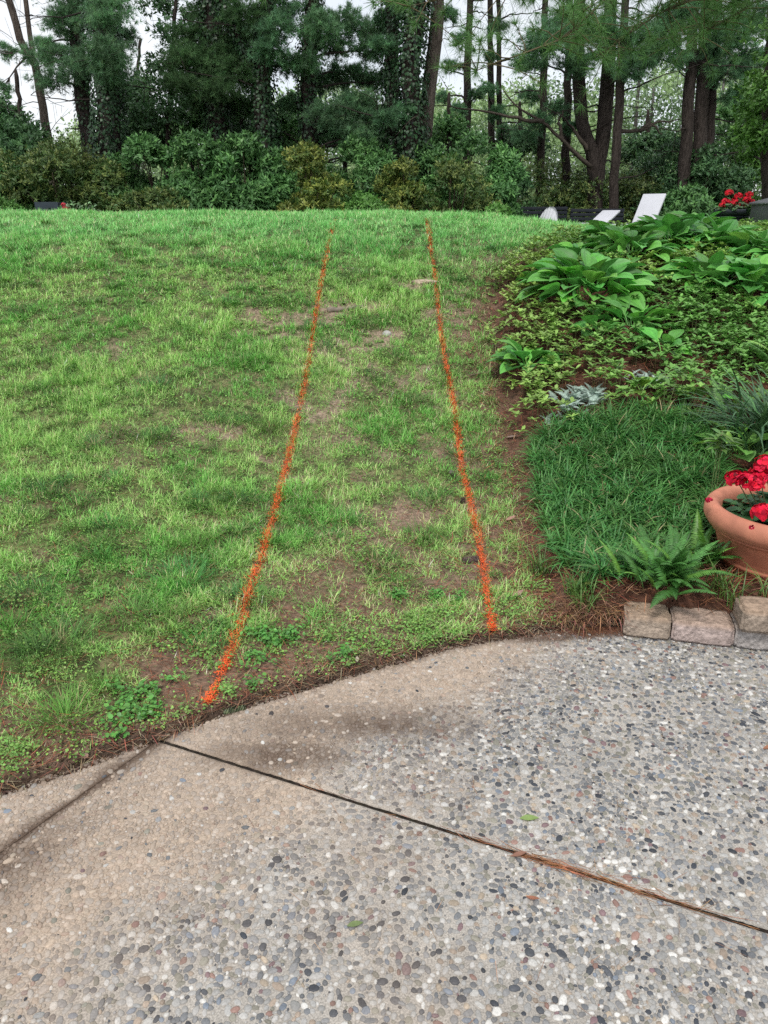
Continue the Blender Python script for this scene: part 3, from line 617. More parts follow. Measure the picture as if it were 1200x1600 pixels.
for a in HOS: hosta(a[0], a[1], a[2], a[3] * .98, int(a[4] * 1.4), a[5], col=(.17, .37, .08) if a[1] > 600 else (.125, .37, .075))
hc = [(G(a[0], a[1]), a[2]) for a in HOS] + [(G(905, 640), .22), (G(1008, 606), .14)]
# spurge ground cover in whorls
yA = G(1000, 605)[1]; yB = G(1000, 560)[1]
N = 110000; x = rng.uniform(-.2, 7.5, N); y = rng.uniform(3.6, 9.3, N); k = (x > bank_edge(y) - .05) & (y < 9.4); k0 = inbed(x, y) & (np.abs(x) < .56 * y + 1.2)
e = x - bank_edge(y); nse = fbm(x, y, .35, 201, 3)
den = sm(-.16, .14, e + (nse - .5) * .4) * np.maximum(sm(yA - .3, yB + .5, y + (nse - .5) * 1.2 + sm(1.6, 2.6, x) * .4), .62 * (y > G(900, 668)[1]))
k &= rng.random(N) < den * (.5 + .6 * sm(.35, .55, nse)) * .27
for c_, r_ in hc: k &= ((x - c_[0]) ** 2 + (y - c_[1]) ** 2) > (r_ * .78) ** 2
x, y = x[k], y[k]; n = len(x); hgt = rng.uniform(.05, .17, n); z = H(x, y); GC = MB()
tb0 = np.column_stack([x, y, z]); lean_ = rng.normal(0, .02, (n, 2)); top_ = np.column_stack([x + lean_[:, 0], y + lean_[:, 1], z + hgt])
ribbons(GC, tb0, rng.uniform(0, 6.28, n), hgt, .003, .1, 0., (.12, .13, .05), 1, prof=[1, 1])
lv = 7; B_ = np.repeat(top_, lv, 0); az = rng.uniform(0, 6.28, n).repeat(lv) + np.tile(np.arange(lv) * 2.4, n); el_ = rng.uniform(.0, 1.3, n * lv)
d_ = np.column_stack([np.cos(az), np.sin(az), el_]); nn_ = np.column_stack([-np.cos(az) * el_, -np.sin(az) * el_, np.ones(n * lv)])
young = sm(.45, .7, fbm(x, y, .6, 211, 2))[:, None]; front = (1 - sm(.2, .9, x - bank_edge(y)))[:, None]
cb = np.array([.17, .37, .08]) * (1 - young) + np.array([.30, .48, .10]) * young; cb = cb * (1 - .6 * front) + np.array([.36, .50, .12]) * .6 * front
s_ = rng.uniform(.032, .056, n * lv); leaves(GC, B_, d_, nn_, s_, s_ * .46, np.repeat(cb * rng.uniform(.75, 1.25, (n, 1)), lv, 0) * rng.uniform(.85, 1.15, (n * lv, 1)), (.25, .8, 1, .1), .25, .25)
tag(GC.build('ground_cover', M_leaf), 'green whorled ground cover plants between the hostas', 'ground cover', kind='stuff')
# lilyturf
LPX = [(824, 712), (850, 690), (880, 668), (960, 645), (1090, 655), (1125, 700), (1120, 790), (1085, 880), (1000, 905), (905, 930), (868, 880), (848, 830), (838, 770)]
LPW = [G(*p)[:2] for p in LPX]; xs = [p[0] for p in LPW]; ys_ = [p[1] for p in LPW]
LT = MB(); n = 620; x = rng.uniform(min(xs), max(xs), n); y = rng.uniform(min(ys_), max(ys_), n); k = inpoly(x, y, LPW); x, y = x[k], y[k]
xr = rng.uniform(1.5, 3.4, 620); yr = rng.uniform(2.95, 4.3, 620); k = (np.hypot(xr - 1.76, yr - 3.12) > .36) & (yr > 3.0 + .25 * np.sin(xr * 4)) & ((xr > 2.15) | (yr > 3.3)) & (yr < 3.45 + .5 * (xr - 1.4)); x = np.concatenate([x, xr[k]]); y = np.concatenate([y, yr[k]])
m = 25; X2 = np.repeat(x, m); Y2 = np.repeat(y, m); n = len(X2); az = rng.uniform(0, 6.28, n); X2 = X2 + np.cos(az) * .014 * rng.random(n); Y2 = Y2 + np.sin(az) * .014 * rng.random(n)
cl = np.repeat(rng.uniform(.7, 1.35, len(x)), m)[:, None]; hue = np.repeat(rng.uniform(.8, 1.5, len(x)), m)
col = np.array([.075, .24, .055])[None] * cl * rng.uniform(.75, 1.3, (n, 1)); col[:, 0] *= hue; col[rng.random(n) < .025] = (.45, .38, .2)
ribbons(LT, np.column_stack([X2, Y2, H(X2, Y2)]), az, rng.uniform(.09, .19, n), rng.uniform(.0055, .009, n), np.abs(rng.normal(.28, .22, n)), rng.uniform(.7, 2.4, n), col, 5, 3, prof=[.7, 1, 1, .85, .55, .05], fold=-.35)
for (a, b, k_) in [(845, 900, 9), (900, 935, 10), (912, 955, 7), (1140, 945, 6), (1118, 925, 6), (1196, 940, 3), (1175, 720, 8), (1190, 740, 6)]:
    c_ = G(a, b); n = k_ * 5; az = rng.uniform(0, 6.28, n)
    ribbons(LT, np.column_stack([c_[0] + rng.normal(0, .02, n), c_[1] + rng.normal(0, .02, n), np.full(n, c_[2])]), az, rng.uniform(.10, .2, n), .005, .2, rng.uniform(.5, 1.8, n), jcol((.12, .22, .05), n, .3), 5, 3, prof=[.7, 1, 1, .85, .55, .05], fold=-.3)
tag(LT.build('lilyturf', M_leaf), 'dense dark green lilyturf filling the front of the bed', 'lilyturf', kind='stuff')
# dry dead blades drooping over the slab edge at the bed's corner
DB = MB(); 
for a, b, k_ in [(890, 955, 120), (870, 965, 60), (925, 955, 90), (905, 970, 90), (965, 955, 80), (945, 965, 60)]:
    c_ = G(a, b); n = k_; ribbons(DB, np.column_stack([c_[0] + rng.normal(0, .04, n), c_[1] + rng.normal(0, .035, n), np.full(n, c_[2] + .01)]), rng.normal(-1.57, 1.1, n), rng.uniform(.05, .13, n), .0028, rng.uniform(.5, 1.3, n), rng.uniform(.4, 1.6, n), jcol((.27, .15, .09), n, .35, .12), 4)
tag(DB.build('dead_foliage', M_dry), 'dry brown drooping blades at the corner of the bed by the concrete', 'dead leaves', kind='stuff')
# strappy daylily
def strappy(px, py, n, L, w, label, r=.1, azc=None):
    c = G(px, py); mb = MB(); az = rng.uniform(0, 6.28, n) if azc is None else rng.normal(azc, 1.0, n)
    b = np.column_stack([c[0] + rng.normal(0, r, n), c[1] + rng.normal(0, r * .7, n), np.full(n, c[2])])
    ribbons(mb, b, az, L * rng.uniform(.65, 1.1, n), w * rng.uniform(.8, 1.2, n), np.abs(rng.normal(.3, .18, n)), rng.uniform(.9, 1.75, n), jcol((.085, .185, .075), n, .3, .08), 10, 3, prof=[.7, .9, 1, 1, 1, .95, .9, .75, .55, .3, .03], fold=-.4)
    return tag(mb.build('daylily', M_leaf, smooth=False, loc=c), label, 'daylily')
strappy(1195, 705, 230, .58, .014, 'clump of long arching dark blades behind the terracotta pot', .09)
# ferns
def frond(mb, base, az, L, lean, bend, col, pw_=.17, pairs=28, rise=0.):
    t = np.linspace(0, 1, pairs + 6); th = lean + bend * t; ds = L / len(t); r = np.cumsum(np.sin(th)) * ds; z = np.cumsum(np.cos(th)) * ds
    P = np.column_stack([base[0] + np.cos(az) * r, base[1] + np.sin(az) * r, base[2] + z]); T = nrmz(np.gradient(P, axis=0))
    tube(mb, P, np.linspace(.0016, .0005, len(t)) * (L / .35), np.asarray(col) * .8 + np.array([.03, .0, 0]), 4)
    sd_ = np.array([-math.sin(az), math.cos(az), 0]); nr = nrmz(np.cross(T, sd_)); nr = nr * np.sign(nr[:, 2:3] + 1e-6)
    k = np.arange(5, len(t)); pl = L * pw_ * np.interp(t[k], [.12, .25, .5, .8, 1], [.7, 1, .95, .55, .08]) 
    for s in (-1, 1):
        d_ = sd_ * s + T[k] * .35 - np.array([0, 0, .12]) + rng.normal(0, .05, (len(k), 3))
        leaves(mb, P[k], d_, nr[k], pl, L / pairs * .78 + 0 * pl, np.asarray(col) * rng.uniform(.8, 1.2, (len(k), 1)), (.85, 1., .7, .08), .25, .1, 2)
def fern(px, py, n, L, label, col, rr=.03, cat='fern', pw_=.125, azs=None, leanr=(.25, .9)):
    c = G(px, py); mb = MB()
    for i in range(n):
        az = rng.uniform(0, 6.28) if azs is None else azs[i % len(azs)] + rng.normal(0, .15); q = rng.random()
        k = np.array(col) * rng.uniform(.7, 1.25) * (np.array([1.9, 1.6, 1.2]) if rng.random() < .18 else 1)
        frond(mb, (c[0] + rng.normal(0, rr), c[1] + rng.normal(0, rr), c[2]), az, L * rng.uniform(.7, 1.1), rng.uniform(*leanr) * .75, rng.uniform(.6, 1.4), k, pw_)
    return tag(mb.build('fern', M_leaf, loc=c), label, cat, 'ferns in the planting bed')
fern(1045, 918, 60, .255, 'bushy green fern beside the terracotta pot, a frond over the stone edging', (.075, .22, .045), .05, leanr=(.05, 1.05))
fern(1092, 888, 16, .26, 'upright fern close behind the bushy fern, touching the pot', (.09, .25, .05), .03, leanr=(.05, .5))
fern(985, 912, 9, .22, 'small fern left of the bushy fern, at the front of the lilyturf', (.10, .26, .06), .03, azs=[2.8, 3.4, 2.2, 1.2, .2, 4.2])
fern(1135, 655, 7, .30, 'pale fern with a few spreading fronds behind the lilyturf', (.13, .28, .07), .03, azs=[3.0, 2.2, 1.2, 3.7, .4, 4.6, 1.7])
fern(1215, 585, 6, .36, 'pale fern entering from the right above the daylily', (.13, .28, .08), .03, azs=[3.1, 2.7, 3.6, 2.0])
def silver(px, py, n, L, label):
    c = G(px, py); mb = MB()
    for i in range(n):
        az = rng.uniform(0, 6.28); a = np.array([c[0] + rng.uniform(-.11, .11), c[1] + rng.uniform(-.11, .11), 0]); a[2] = H(a[0], a[1])
        frond(mb, a, az, L * rng.uniform(.7, 1.1), rng.uniform(.3, .9), rng.uniform(.7, 1.2), np.array([.44, .56, .48]) * rng.uniform(.6, 1.3), .22, 18)
    return tag(mb.build('fern', M_leaf, loc=c), label, 'fern', 'ferns in the planting bed')
silver(905, 628, 95, .13, 'silvery painted fern at the left edge of the bed, larger of two')
silver(878, 660, 20, .09, 'small tuft of silvery fern in front of the larger silver fern')
silver(1008, 602, 30, .10, 'small silvery painted fern in the mulch behind the lilyturf')
# tall thin-stemmed weed
def stemmy(px, py, n, Hh, label):
    c = G(px, py); mb = MB()
    for i in range(n):
        a = c + np.array([rng.normal(0, .025), rng.normal(0, .02), 0]); b = a + np.array([rng.normal(0, .03), rng.normal(0, .03), Hh * rng.uniform(.85, 1.1)])
        P = path(a, b, 8, .002); tube(mb, P, np.linspace(.0022, .0012, 8), (.18, .24, .09), 5)
        k = 9; az = rng.uniform(0, 6.28, k); B = np.repeat(P[-1:], k, 0) - np.array([0, 0, 1]) * rng.uniform(0, .06, (k, 1)); d_ = np.column_stack([np.cos(az), np.sin(az), rng.uniform(-.2, .4, k)])
        leaves(mb, B, d_, np.array([0, 0, 1.]), rng.uniform(.05, .1, k), .028, jcol((.15, .3, .07), k, .2), (.2, 1, .8, .05), .3, .2)
    return tag(mb.build('stemmed_plant', M_leaf, loc=c), label, 'plant')
stemmy(1110, 790, 4, .36, 'leggy plant with four bare upright stems between lilyturf and pot')
stemmy(1034, 655, 2, .30, 'leggy plant with two thin upright stems behind the lilyturf')

# ------------------------------------------------------------------ stone edging
def paver(p0, p1, z0, hgt, dep, label, tone, taper=.97, seed=0):
    """block whose front lower edge runs from p0 to p1"""
    p0 = np.array(p0); p1 = np.array(p1); L = np.linalg.norm(p1 - p0) - .002; a = math.atan2(*(p1 - p0)[::-1]); m = (p0 + p1) / 2
    inn = np.array([-math.sin(a), math.cos(a)]); bm = bmesh.new(); bmesh.ops.create_cube(bm, size=1)
    for v in bm.verts:
        tp = taper if v.co.y > 0 else 1.
        v.co = Vector((v.co.x * L * tp, (v.co.y + .5) * dep, (v.co.z + .5) * hgt))
        if v.co.y < .01 and v.co.z > hgt * .5: v.co.y += .008
    bmesh.ops.bevel(bm, geom=bm.edges[:], offset=.009, segments=3, affect='EDGES')
    bmesh.ops.subdivide_edges(bm, edges=[e for e in bm.edges if e.calc_length() > .03], cuts=9, use_grid_fill=True)
    V = np.array([v.co[:] for v in bm.verts]); fs = {}
    for f in bm.faces: fs.setdefault(len(f.verts), []).append([v.index for v in f.verts])
    bm.free(); nz = (fbm(V[:, 0] + seed, V[:, 1] + V[:, 2] * 1.3, .05, 300 + seed, 4) - .5); nv = nrmz(V - V.mean(0)); V = V + nv * (nz * .015)[:, None]
    c, s = math.cos(a), math.sin(a); W_ = np.column_stack([m[0] + V[:, 0] * c - V[:, 1] * s, m[1] + V[:, 0] * s + V[:, 1] * c, z0 + V[:, 2]])
    topd = sm(hgt * .75, hgt * .98, V[:, 2])[:, None]; col = np.asarray(tone) * (1 - topd * .55) + np.array([.30, .20, .13]) * topd * .55
    col = col * (.85 + .5 * fbm(V[:, 0] * 1.3, V[:, 1] + V[:, 2], .035, 310 + seed, 3)[:, None])
    mb = MB(); mb.add(W_, [np.array(q) for q in fs.values()], col); o = mb.build('edging_stone', M_stone, smooth=False, loc=(m[0], m[1], z0))
    return tag(o, label, 'paving block', 'stone blocks edging the bed')
e0, e1, e2, e3 = onz(973, 995), onz(1047, 1003), onz(1146, 1014), onz(1262, 1026)
paver(e0, e1, 0, .088, .155, 'tan stone block at the left end of the edging, its side facing the lawn', (.36, .29, .23), seed=1)
paver(e1, e2, 0, .086, .155, 'pinkish grey stone block, second in the bottom row of edging', (.40, .32, .29), seed=2)
paver(e2, e3, 0, .088, .155, 'grey stone block under the stacked upper block', (.36, .33, .31), seed=3)
paver(onz(1268, 1027), onz(1380, 1036), 0, .088, .155, 'stone block of the bottom row beyond the right border', (.36, .33, .31), seed=4)
paver(onz(1384, 1036), onz(1486, 1045), 0, .088, .155, 'stone block of the bottom row, second beyond the right border', (.38, .31, .26), seed=6)
paver(onz(1490, 1045), onz(1590, 1054), 0, .086, .155, 'stone block of the bottom row, third beyond the right border', (.36, .32, .29), seed=7)
def up_pt(px, py, z): return np.array(onz(px, py, z))
paver(up_pt(1156, 989, .089), up_pt(1262, 998, .089), .089, .088, .15, 'brown stone block stacked on top of the edging in front of the pot', (.30, .24, .19), seed=5)
# ------------------------------------------------------------------ terracotta pot with geranium
pc_ = np.array([1.755, 3.12, 0.0]); pc_[2] = float(H(pc_[0], pc_[1])) - .05
zt = .385 - pc_[2]; Rr = .335
pot = empty('flower_pot', pc_, 'large round terracotta pot with thick rolled rim at the right border', 'flower pot')
mb = MB(); pf = [(0, 0), (.20, 0), (.215, .01), (.228, .05), (.243, .085), (.256, .095), (.256, .105), (.250, .111), (.256, .117), (.256, .127), (.260, .135), (.284, zt - .124), (.288, zt - .116), (.296, zt - .114), (.304, zt - .110), (.304, zt - .102), (.297, zt - .099), (.297, zt - .096)]
lathe(mb, pc_, pf, np.array([.46, .17, .10]), 72); rel(mb, 'bowl', M_terra, pot, True)
mb = MB(); ar = np.linspace(-2.2, 2.4, 18)
pf = [(.300, zt - .098), (.318, zt - .094)] + [(.306 + .034 * math.cos(t), zt - .044 + .046 * math.sin(t)) for t in np.linspace(-1.1, 3.0, 14)] + [(.268, zt - .06), (.262, zt - .10)]
lathe(mb, pc_, pf, np.array([.52, .205, .13]), 72); rel(mb, 'rim', M_terra, pot, True)
mb = MB(); a = np.linspace(0, 6.2832, 40, endpoint=False); V = [[pc_[0], pc_[1], pc_[2] + zt - .07]]
V += [[pc_[0] + .262 * math.cos(t), pc_[1] + .262 * math.sin(t), pc_[2] + zt - .085 + .01 * rng.random()] for t in a]
mb.add(V, np.array([[0, 1 + i, 1 + (i + 1) % 40] for i in range(40)]), (.05, .033, .025)); rel(mb, 'potting_soil', M_soil, pot)
def flower_head(mb, c, r, n, col):
    d_ = sph(n); d_[:, 2] = np.abs(d_[:, 2]) * 1.1 - .25; d_ = nrmz(d_); P = c + d_ * r * rng.uniform(.55, 1.15, (n, 1)) * np.array([1, 1, .75])
    for j in range(5):
        a = rng.uniform(0, 6.28, n); t1 = nrmz(np.cross(d_, rng.normal(size=(n, 3)))); 
        leaves(mb, P, t1 + d_ * .25, d_, r * .55 * rng.uniform(.7, 1.2, n), r * .45, jcol(col, n, .3, .15), (.25, .9, 1., .55), .25, .2)
def geranium(name, c, spread, zc, nl, heads, hr, col, label, leafs=.055, lcol=(.05, .13, .045), group='red geraniums in containers'):
    g = empty(name, c, label, 'geranium', group)
    mb = MB(); n = nl; a = rng.uniform(0, 6.28, n); r = spread * np.sqrt(rng.random(n)); z = zc * (1 - (r / spread) ** 1.6 * .75) * rng.uniform(.45, 1, n)
    P = np.column_stack([c[0] + r * np.cos(a), c[1] + r * np.sin(a), c[2] + z]); az = a + rng.normal(0, .8, n)
    d_ = np.column_stack([np.cos(az), np.sin(az), rng.uniform(-.5, .3, n)]); nn_ = np.column_stack([np.cos(az) * .3, np.sin(az) * .3, np.ones(n)])
    s_ = leafs * rng.uniform(.6, 1.15, n); leaves(mb, P, d_, nn_, s_, s_ * 1.1, jcol(lcol, n, .25, .08), (.35, .85, 1., .95, .8, .35), .12, .28, 5)
    B = np.column_stack([c[0] + r * .5 * np.cos(a), c[1] + r * .5 * np.sin(a), np.full(n, c[2])])
    for p, b in list(zip(P, B))[::3]: tube(mb, path(b, p, 4), .0022, (.16, .2, .08), 4)
    rel(mb, 'foliage', M_leaf, g, True)
    for h in heads:
        m1 = MB(); hp = c + np.array(h[:3]); flower_head(m1, hp, hr * h[3], 26, col)
        o = rel(m1, 'flower_head', M_petal, g); m2 = MB(); tube(m2, path(c + np.array([h[0] * .4, h[1] * .4, 0]), hp, 5, .003), .0025, (.15, .16, .07), 5); rel(m2, 'flower_stem', M_leaf, g)
    return g
gz = pc_ + np.array([0, 0, zt - .075])
def off(px, py, D): return tuple(at(px, py, D) - gz)
heads = [(*off(1165, 752, 3.02), 1.0), (*off(1150, 748, 3.06), .9), (*off(1186, 744, 3.10), 1.0), (*off(1180, 760, 3.0), .8), (*off(1196, 727, 3.14), 1.05), (*off(1215, 735, 3.1), 1), (*off(1192, 800, 2.95), .95), (*off(1235, 790, 2.95), 1.), (*off(1260, 750, 3.05), 1.)]
geranium('geranium', gz, .24, .13, 240, heads, .042, (.72, .012, .045), 'bright crimson geranium filling the terracotta pot')
mb = MB(); flower_head(mb, at(1108, 782, 3.1), .016, 14, (.5, .01, .05)); 
tag(mb.build('fallen_blossom', M_petal), 'wilted red blossom by the left side of the pot rim', 'petals')
mb = MB(); P = at(1174, 824, 2.815); flower_head(mb, P, .011, 12, (.6, .01, .06)); tag(mb.build('fallen_petal', M_petal), 'red petal stuck on the front of the pot rim', 'petals')

# ------------------------------------------------------------------ small things on lawn and slab
def pinecone(px, py, L, R_, az, col, label):
    c = G(px, py) if py < 1100 else G(px, py); mb = MB(); n = 90; t = (np.arange(n) + .5) / n; a = np.arange(n) * 2.3999
    ax = np.array([math.cos(az), math.sin(az), 0]); s1 = np.array([-ax[1], ax[0], 0]); up_ = np.array([0, 0, 1.])
    cen = c + np.array([0, 0, R_ * .8]); rad = R_ * np.sin(np.clip(t * .95 + .05, 0, 1) * math.pi) ** .7
    dr = np.cos(a)[:, None] * s1 + np.sin(a)[:, None] * up_; P = cen + ax * ((t - .5) * L)[:, None] + dr * (rad * .45)[:, None]
    leaves(mb, P, dr * 1 + ax * .9, nrmz(ax * -.9 + dr), R_ * .85, R_ * .75, jcol(col, n, .3, .05), (.6, 1., .95, .5), -.15, .15)
    tube(mb, path(cen - ax * L * .45, cen + ax * L * .45, 5), R_ * .5, np.array(col) * .6, 8)
    return tag(mb.build('pine_cone', M_dry, loc=c), label, 'pine cone', 'pine cones on the ground')
pinecone(734, 879, .075, .017, .25, (.16, .11, .10), 'long brown pine cone lying against the shorter orange line')
pinecone(722, 786, .04, .013, 1.2, (.07, .05, .04), 'small dark pine cone on the orange line, upslope of the long brown cone')
pinecone(366, 1114, .075, .011, .45, (.16, .19, .11), 'slim green cone on the soil at the edge of the concrete')
pinecone(705, 743, .035, .012, 1.5, (.22, .18, .16), 'small grey cone standing in the turf near the orange line')
def rock(px, py, sx, sy, sz, col, label, name='stone', cat='stone', az=0., group=None):
    c = G(px, py); bm = bmesh.new(); bmesh.ops.create_icosphere(bm, subdivisions=4, radius=1); V = np.array([v.co[:] for v in bm.verts]); f = np.array([[v.index for v in q.verts] for q in bm.faces]); bm.free()
    V = V * (1 + .5 * (fbm(V[:, 0] + px, V[:, 1] + V[:, 2], .8, 401, 4) - .5))[:, None]; V = V * np.array([sx, sy, sz]); ca, sa = math.cos(az), math.sin(az)
    V = np.column_stack([V[:, 0] * ca - V[:, 1] * sa, V[:, 0] * sa + V[:, 1] * ca, V[:, 2]]) + c
    mb = MB(); mb.add(V, f, np.array(col) * (.8 + .4 * fbm(V[:, 0], V[:, 1], .04, 402, 3)[:, None])); return tag(mb.build(name, M_rock, smooth=True, loc=c), label, cat, group)
rock(663, 441, .12, .07, .025, (.42, .33, .25), 'flat pale stone half buried in the lawn beside the orange line')
rock(604, 523, .035, .02, .03, (.42, .41, .38), 'small grey rock in the worn turf between the orange lines')
rock(400, 1066, .045, .02, .012, (.24, .17, .12), 'low brown stone in the bare soil near the concrete', az=.2)
mb = MB(); a = G(512, 488); b = G(568, 481); P = path(a, b, 9, .012); P[:, 2] = H(P[:, 0], P[:, 1]) + .012; tube(mb, P, np.linspace(.022, .010, 9), (.24, .20, .16), 8, .4); 
tag(mb.build('tree_root', M_wood, smooth=True, loc=a), 'gnarled grey tree root surfacing in the lawn beside the longer orange line', 'root')
mb = MB(); a = G(735, 590); b = G(768, 583); P = path(a, b, 5, .004); P[:, 2] = H(P[:, 0], P[:, 1]) + .012; tube(mb, P, .005, (.2, .15, .11), 6, .3); tag(mb.build('twig', M_wood, loc=a), 'thin twig lying on the turf right of the shorter orange line', 'twig')
def litter(px, py, L, Wd, col, label, az, curl=.3, onslab=False, g=None):
    c = np.array([*onz(px, py, .004), .0045]) if onslab else G(px, py) + np.array([0, 0, .012]); mb = MB()
    leaves(mb, c[None], np.array([math.cos(az), math.sin(az), .05]), np.array([0, 0, 1.]), L, Wd, col, (.08, .6, .95, 1, .85, .5, .03), curl, -.5 * curl + .2, 5)
    return tag(mb.build('fallen_leaf', M_leaf, smooth=True, loc=c), label, 'leaf', g)
litter(812, 1279, .055, .022, (.27, .38, .12), 'pale green leaf on the concrete beyond the long joint', .1, .1, True)
litter(542, 1447, .04, .016, (.20, .26, .10), 'small dull green leaf on the near slab', .3, .1, True)
litter(822, 1400, .04, .014, (.36, .15, .09), 'curled rust brown leaf on the near slab, below the joint', -.8, -.5, True)
litter(798, 1338, .045, .014, (.30, .15, .10), 'brown bark flake beside the needle filled joint', .2, -.1, True)
litter(1192, 1170, .04, .015, (.36, .16, .09), 'rusty leaf on the slab near the right border', .2, -.2, True)
litter(790, 818, .055, .03, (.45, .25, .19), 'pinkish dry leaf in the needle mulch next to the lilyturf', .3, -.3)
litter(800, 938, .06, .03, (.40, .24, .19), 'dry curled leaf in the bare soil near the slab, right of the orange line', .5, -.3)
litter(790, 687, .07, .03, (.33, .24, .20), 'flat grey brown leaf in the mulch strip upslope', .1, -.1)
litter(558, 1040, .03, .013, (.5, .42, .33), 'small straw coloured leaf at the slab edge below the weeds', 1.6, -.2)
litter(133, 1192, .022, .014, (.45, .27, .20), 'tiny pink leaf on the soil edge near the left joint', 1.4, -.2)
litter(893, 548, .05, .03, (.55, .42, .38), 'pale dry leaf in the mulch right of the lone hosta', .4, -.2)
bpy.context.view_layer.update()
#PART3

# ------------------------------------------------------------------ beyond the crest
HB = 1.2
def gz_(x, y): return float(H(np.array([x]), np.array([y]))[0])
def base_at(px, D):
    d = ray(px, 330); x = d[0] / d[1] * D; return np.array([x, D, gz_(x, D)])
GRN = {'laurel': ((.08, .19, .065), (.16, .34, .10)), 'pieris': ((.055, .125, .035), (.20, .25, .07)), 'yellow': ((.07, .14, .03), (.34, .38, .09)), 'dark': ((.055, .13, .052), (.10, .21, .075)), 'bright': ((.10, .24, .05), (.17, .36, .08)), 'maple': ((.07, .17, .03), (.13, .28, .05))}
def foliage_lobes(mb, lobes, n, leaf, kind, k=6, tips=.35, asp=.38, droop=.25, inner=.25):
    lobes = np.asarray(lobes); vol = lobes[:, 3] ** 2; pick = rng.choice(len(lobes), n, p=vol / vol.sum()); L_ = lobes[pick]
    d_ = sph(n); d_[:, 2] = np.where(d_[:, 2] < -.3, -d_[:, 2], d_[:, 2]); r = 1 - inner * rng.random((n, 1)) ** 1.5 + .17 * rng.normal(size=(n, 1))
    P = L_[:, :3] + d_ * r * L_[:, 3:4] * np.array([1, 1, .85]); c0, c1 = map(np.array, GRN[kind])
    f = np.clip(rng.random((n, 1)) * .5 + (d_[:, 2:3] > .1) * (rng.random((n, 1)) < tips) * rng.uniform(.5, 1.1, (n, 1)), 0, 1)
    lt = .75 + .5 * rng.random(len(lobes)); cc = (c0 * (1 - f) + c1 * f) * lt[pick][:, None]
    B = np.repeat(P, k, 0); D_ = np.repeat(d_, k, 0) * .55 + sph(n * k) * .9 + np.array([0, 0, .25]); nn_ = np.repeat(d_, k, 0) + np.array([0, 0, .8]) + sph(n * k) * .4
    s = leaf * rng.uniform(.65, 1.25, n * k); leaves(mb, B + sph(n * k) * leaf * .3, D_, nn_, s, s * asp, np.repeat(cc, k, 0) * rng.uniform(.8, 1.2, (n * k, 1)), (.2, 1, .05), droop, .2, 2)
def shrub(px, top, hw, D, kind, label, name='shrub', leaf=.11, n=1500, k=6, depthr=1.0, cat='shrub', grp='shrubs hedging the far side of the lawn'):
    hw *= 1.12; b = base_at(px, D); zt_ = at(px, top, D)[2]; h = zt_ - b[2]; r = hw / F * D; g = empty(name, b, label, cat, grp)
    lob = []; m = 16
    for i in range(m):
        a = rng.uniform(0, 6.28); q = math.sqrt(rng.random()); zz = rng.uniform(.10, .40) if i % 2 else rng.uniform(.3, .82); lr = min(r, h) * rng.uniform(.22, .44) 
        wz = math.sqrt(max(.05, 1 - max(0, zz - .3) ** 2 / .6))
        lob.append((b[0] + math.cos(a) * q * (r - lr * .8) * wz, b[1] + math.sin(a) * q * (r * depthr - lr * .5) * wz, b[2] + h * zz, lr))
    lob.append((b[0], b[1], zt_ - min(r, h) * .35, min(r, h) * .38))
    mb = MB()
    for l in lob[::2]: tube(mb, path(b + np.array([rng.normal(0, .08), rng.normal(0, .08), -.05]), np.array(l[:3]), 6, .03), np.linspace(.03, .01, 6), (.10, .075, .055), 5)
    rel(mb, 'stems', M_wood, g)
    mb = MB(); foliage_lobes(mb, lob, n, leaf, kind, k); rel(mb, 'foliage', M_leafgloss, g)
    return g
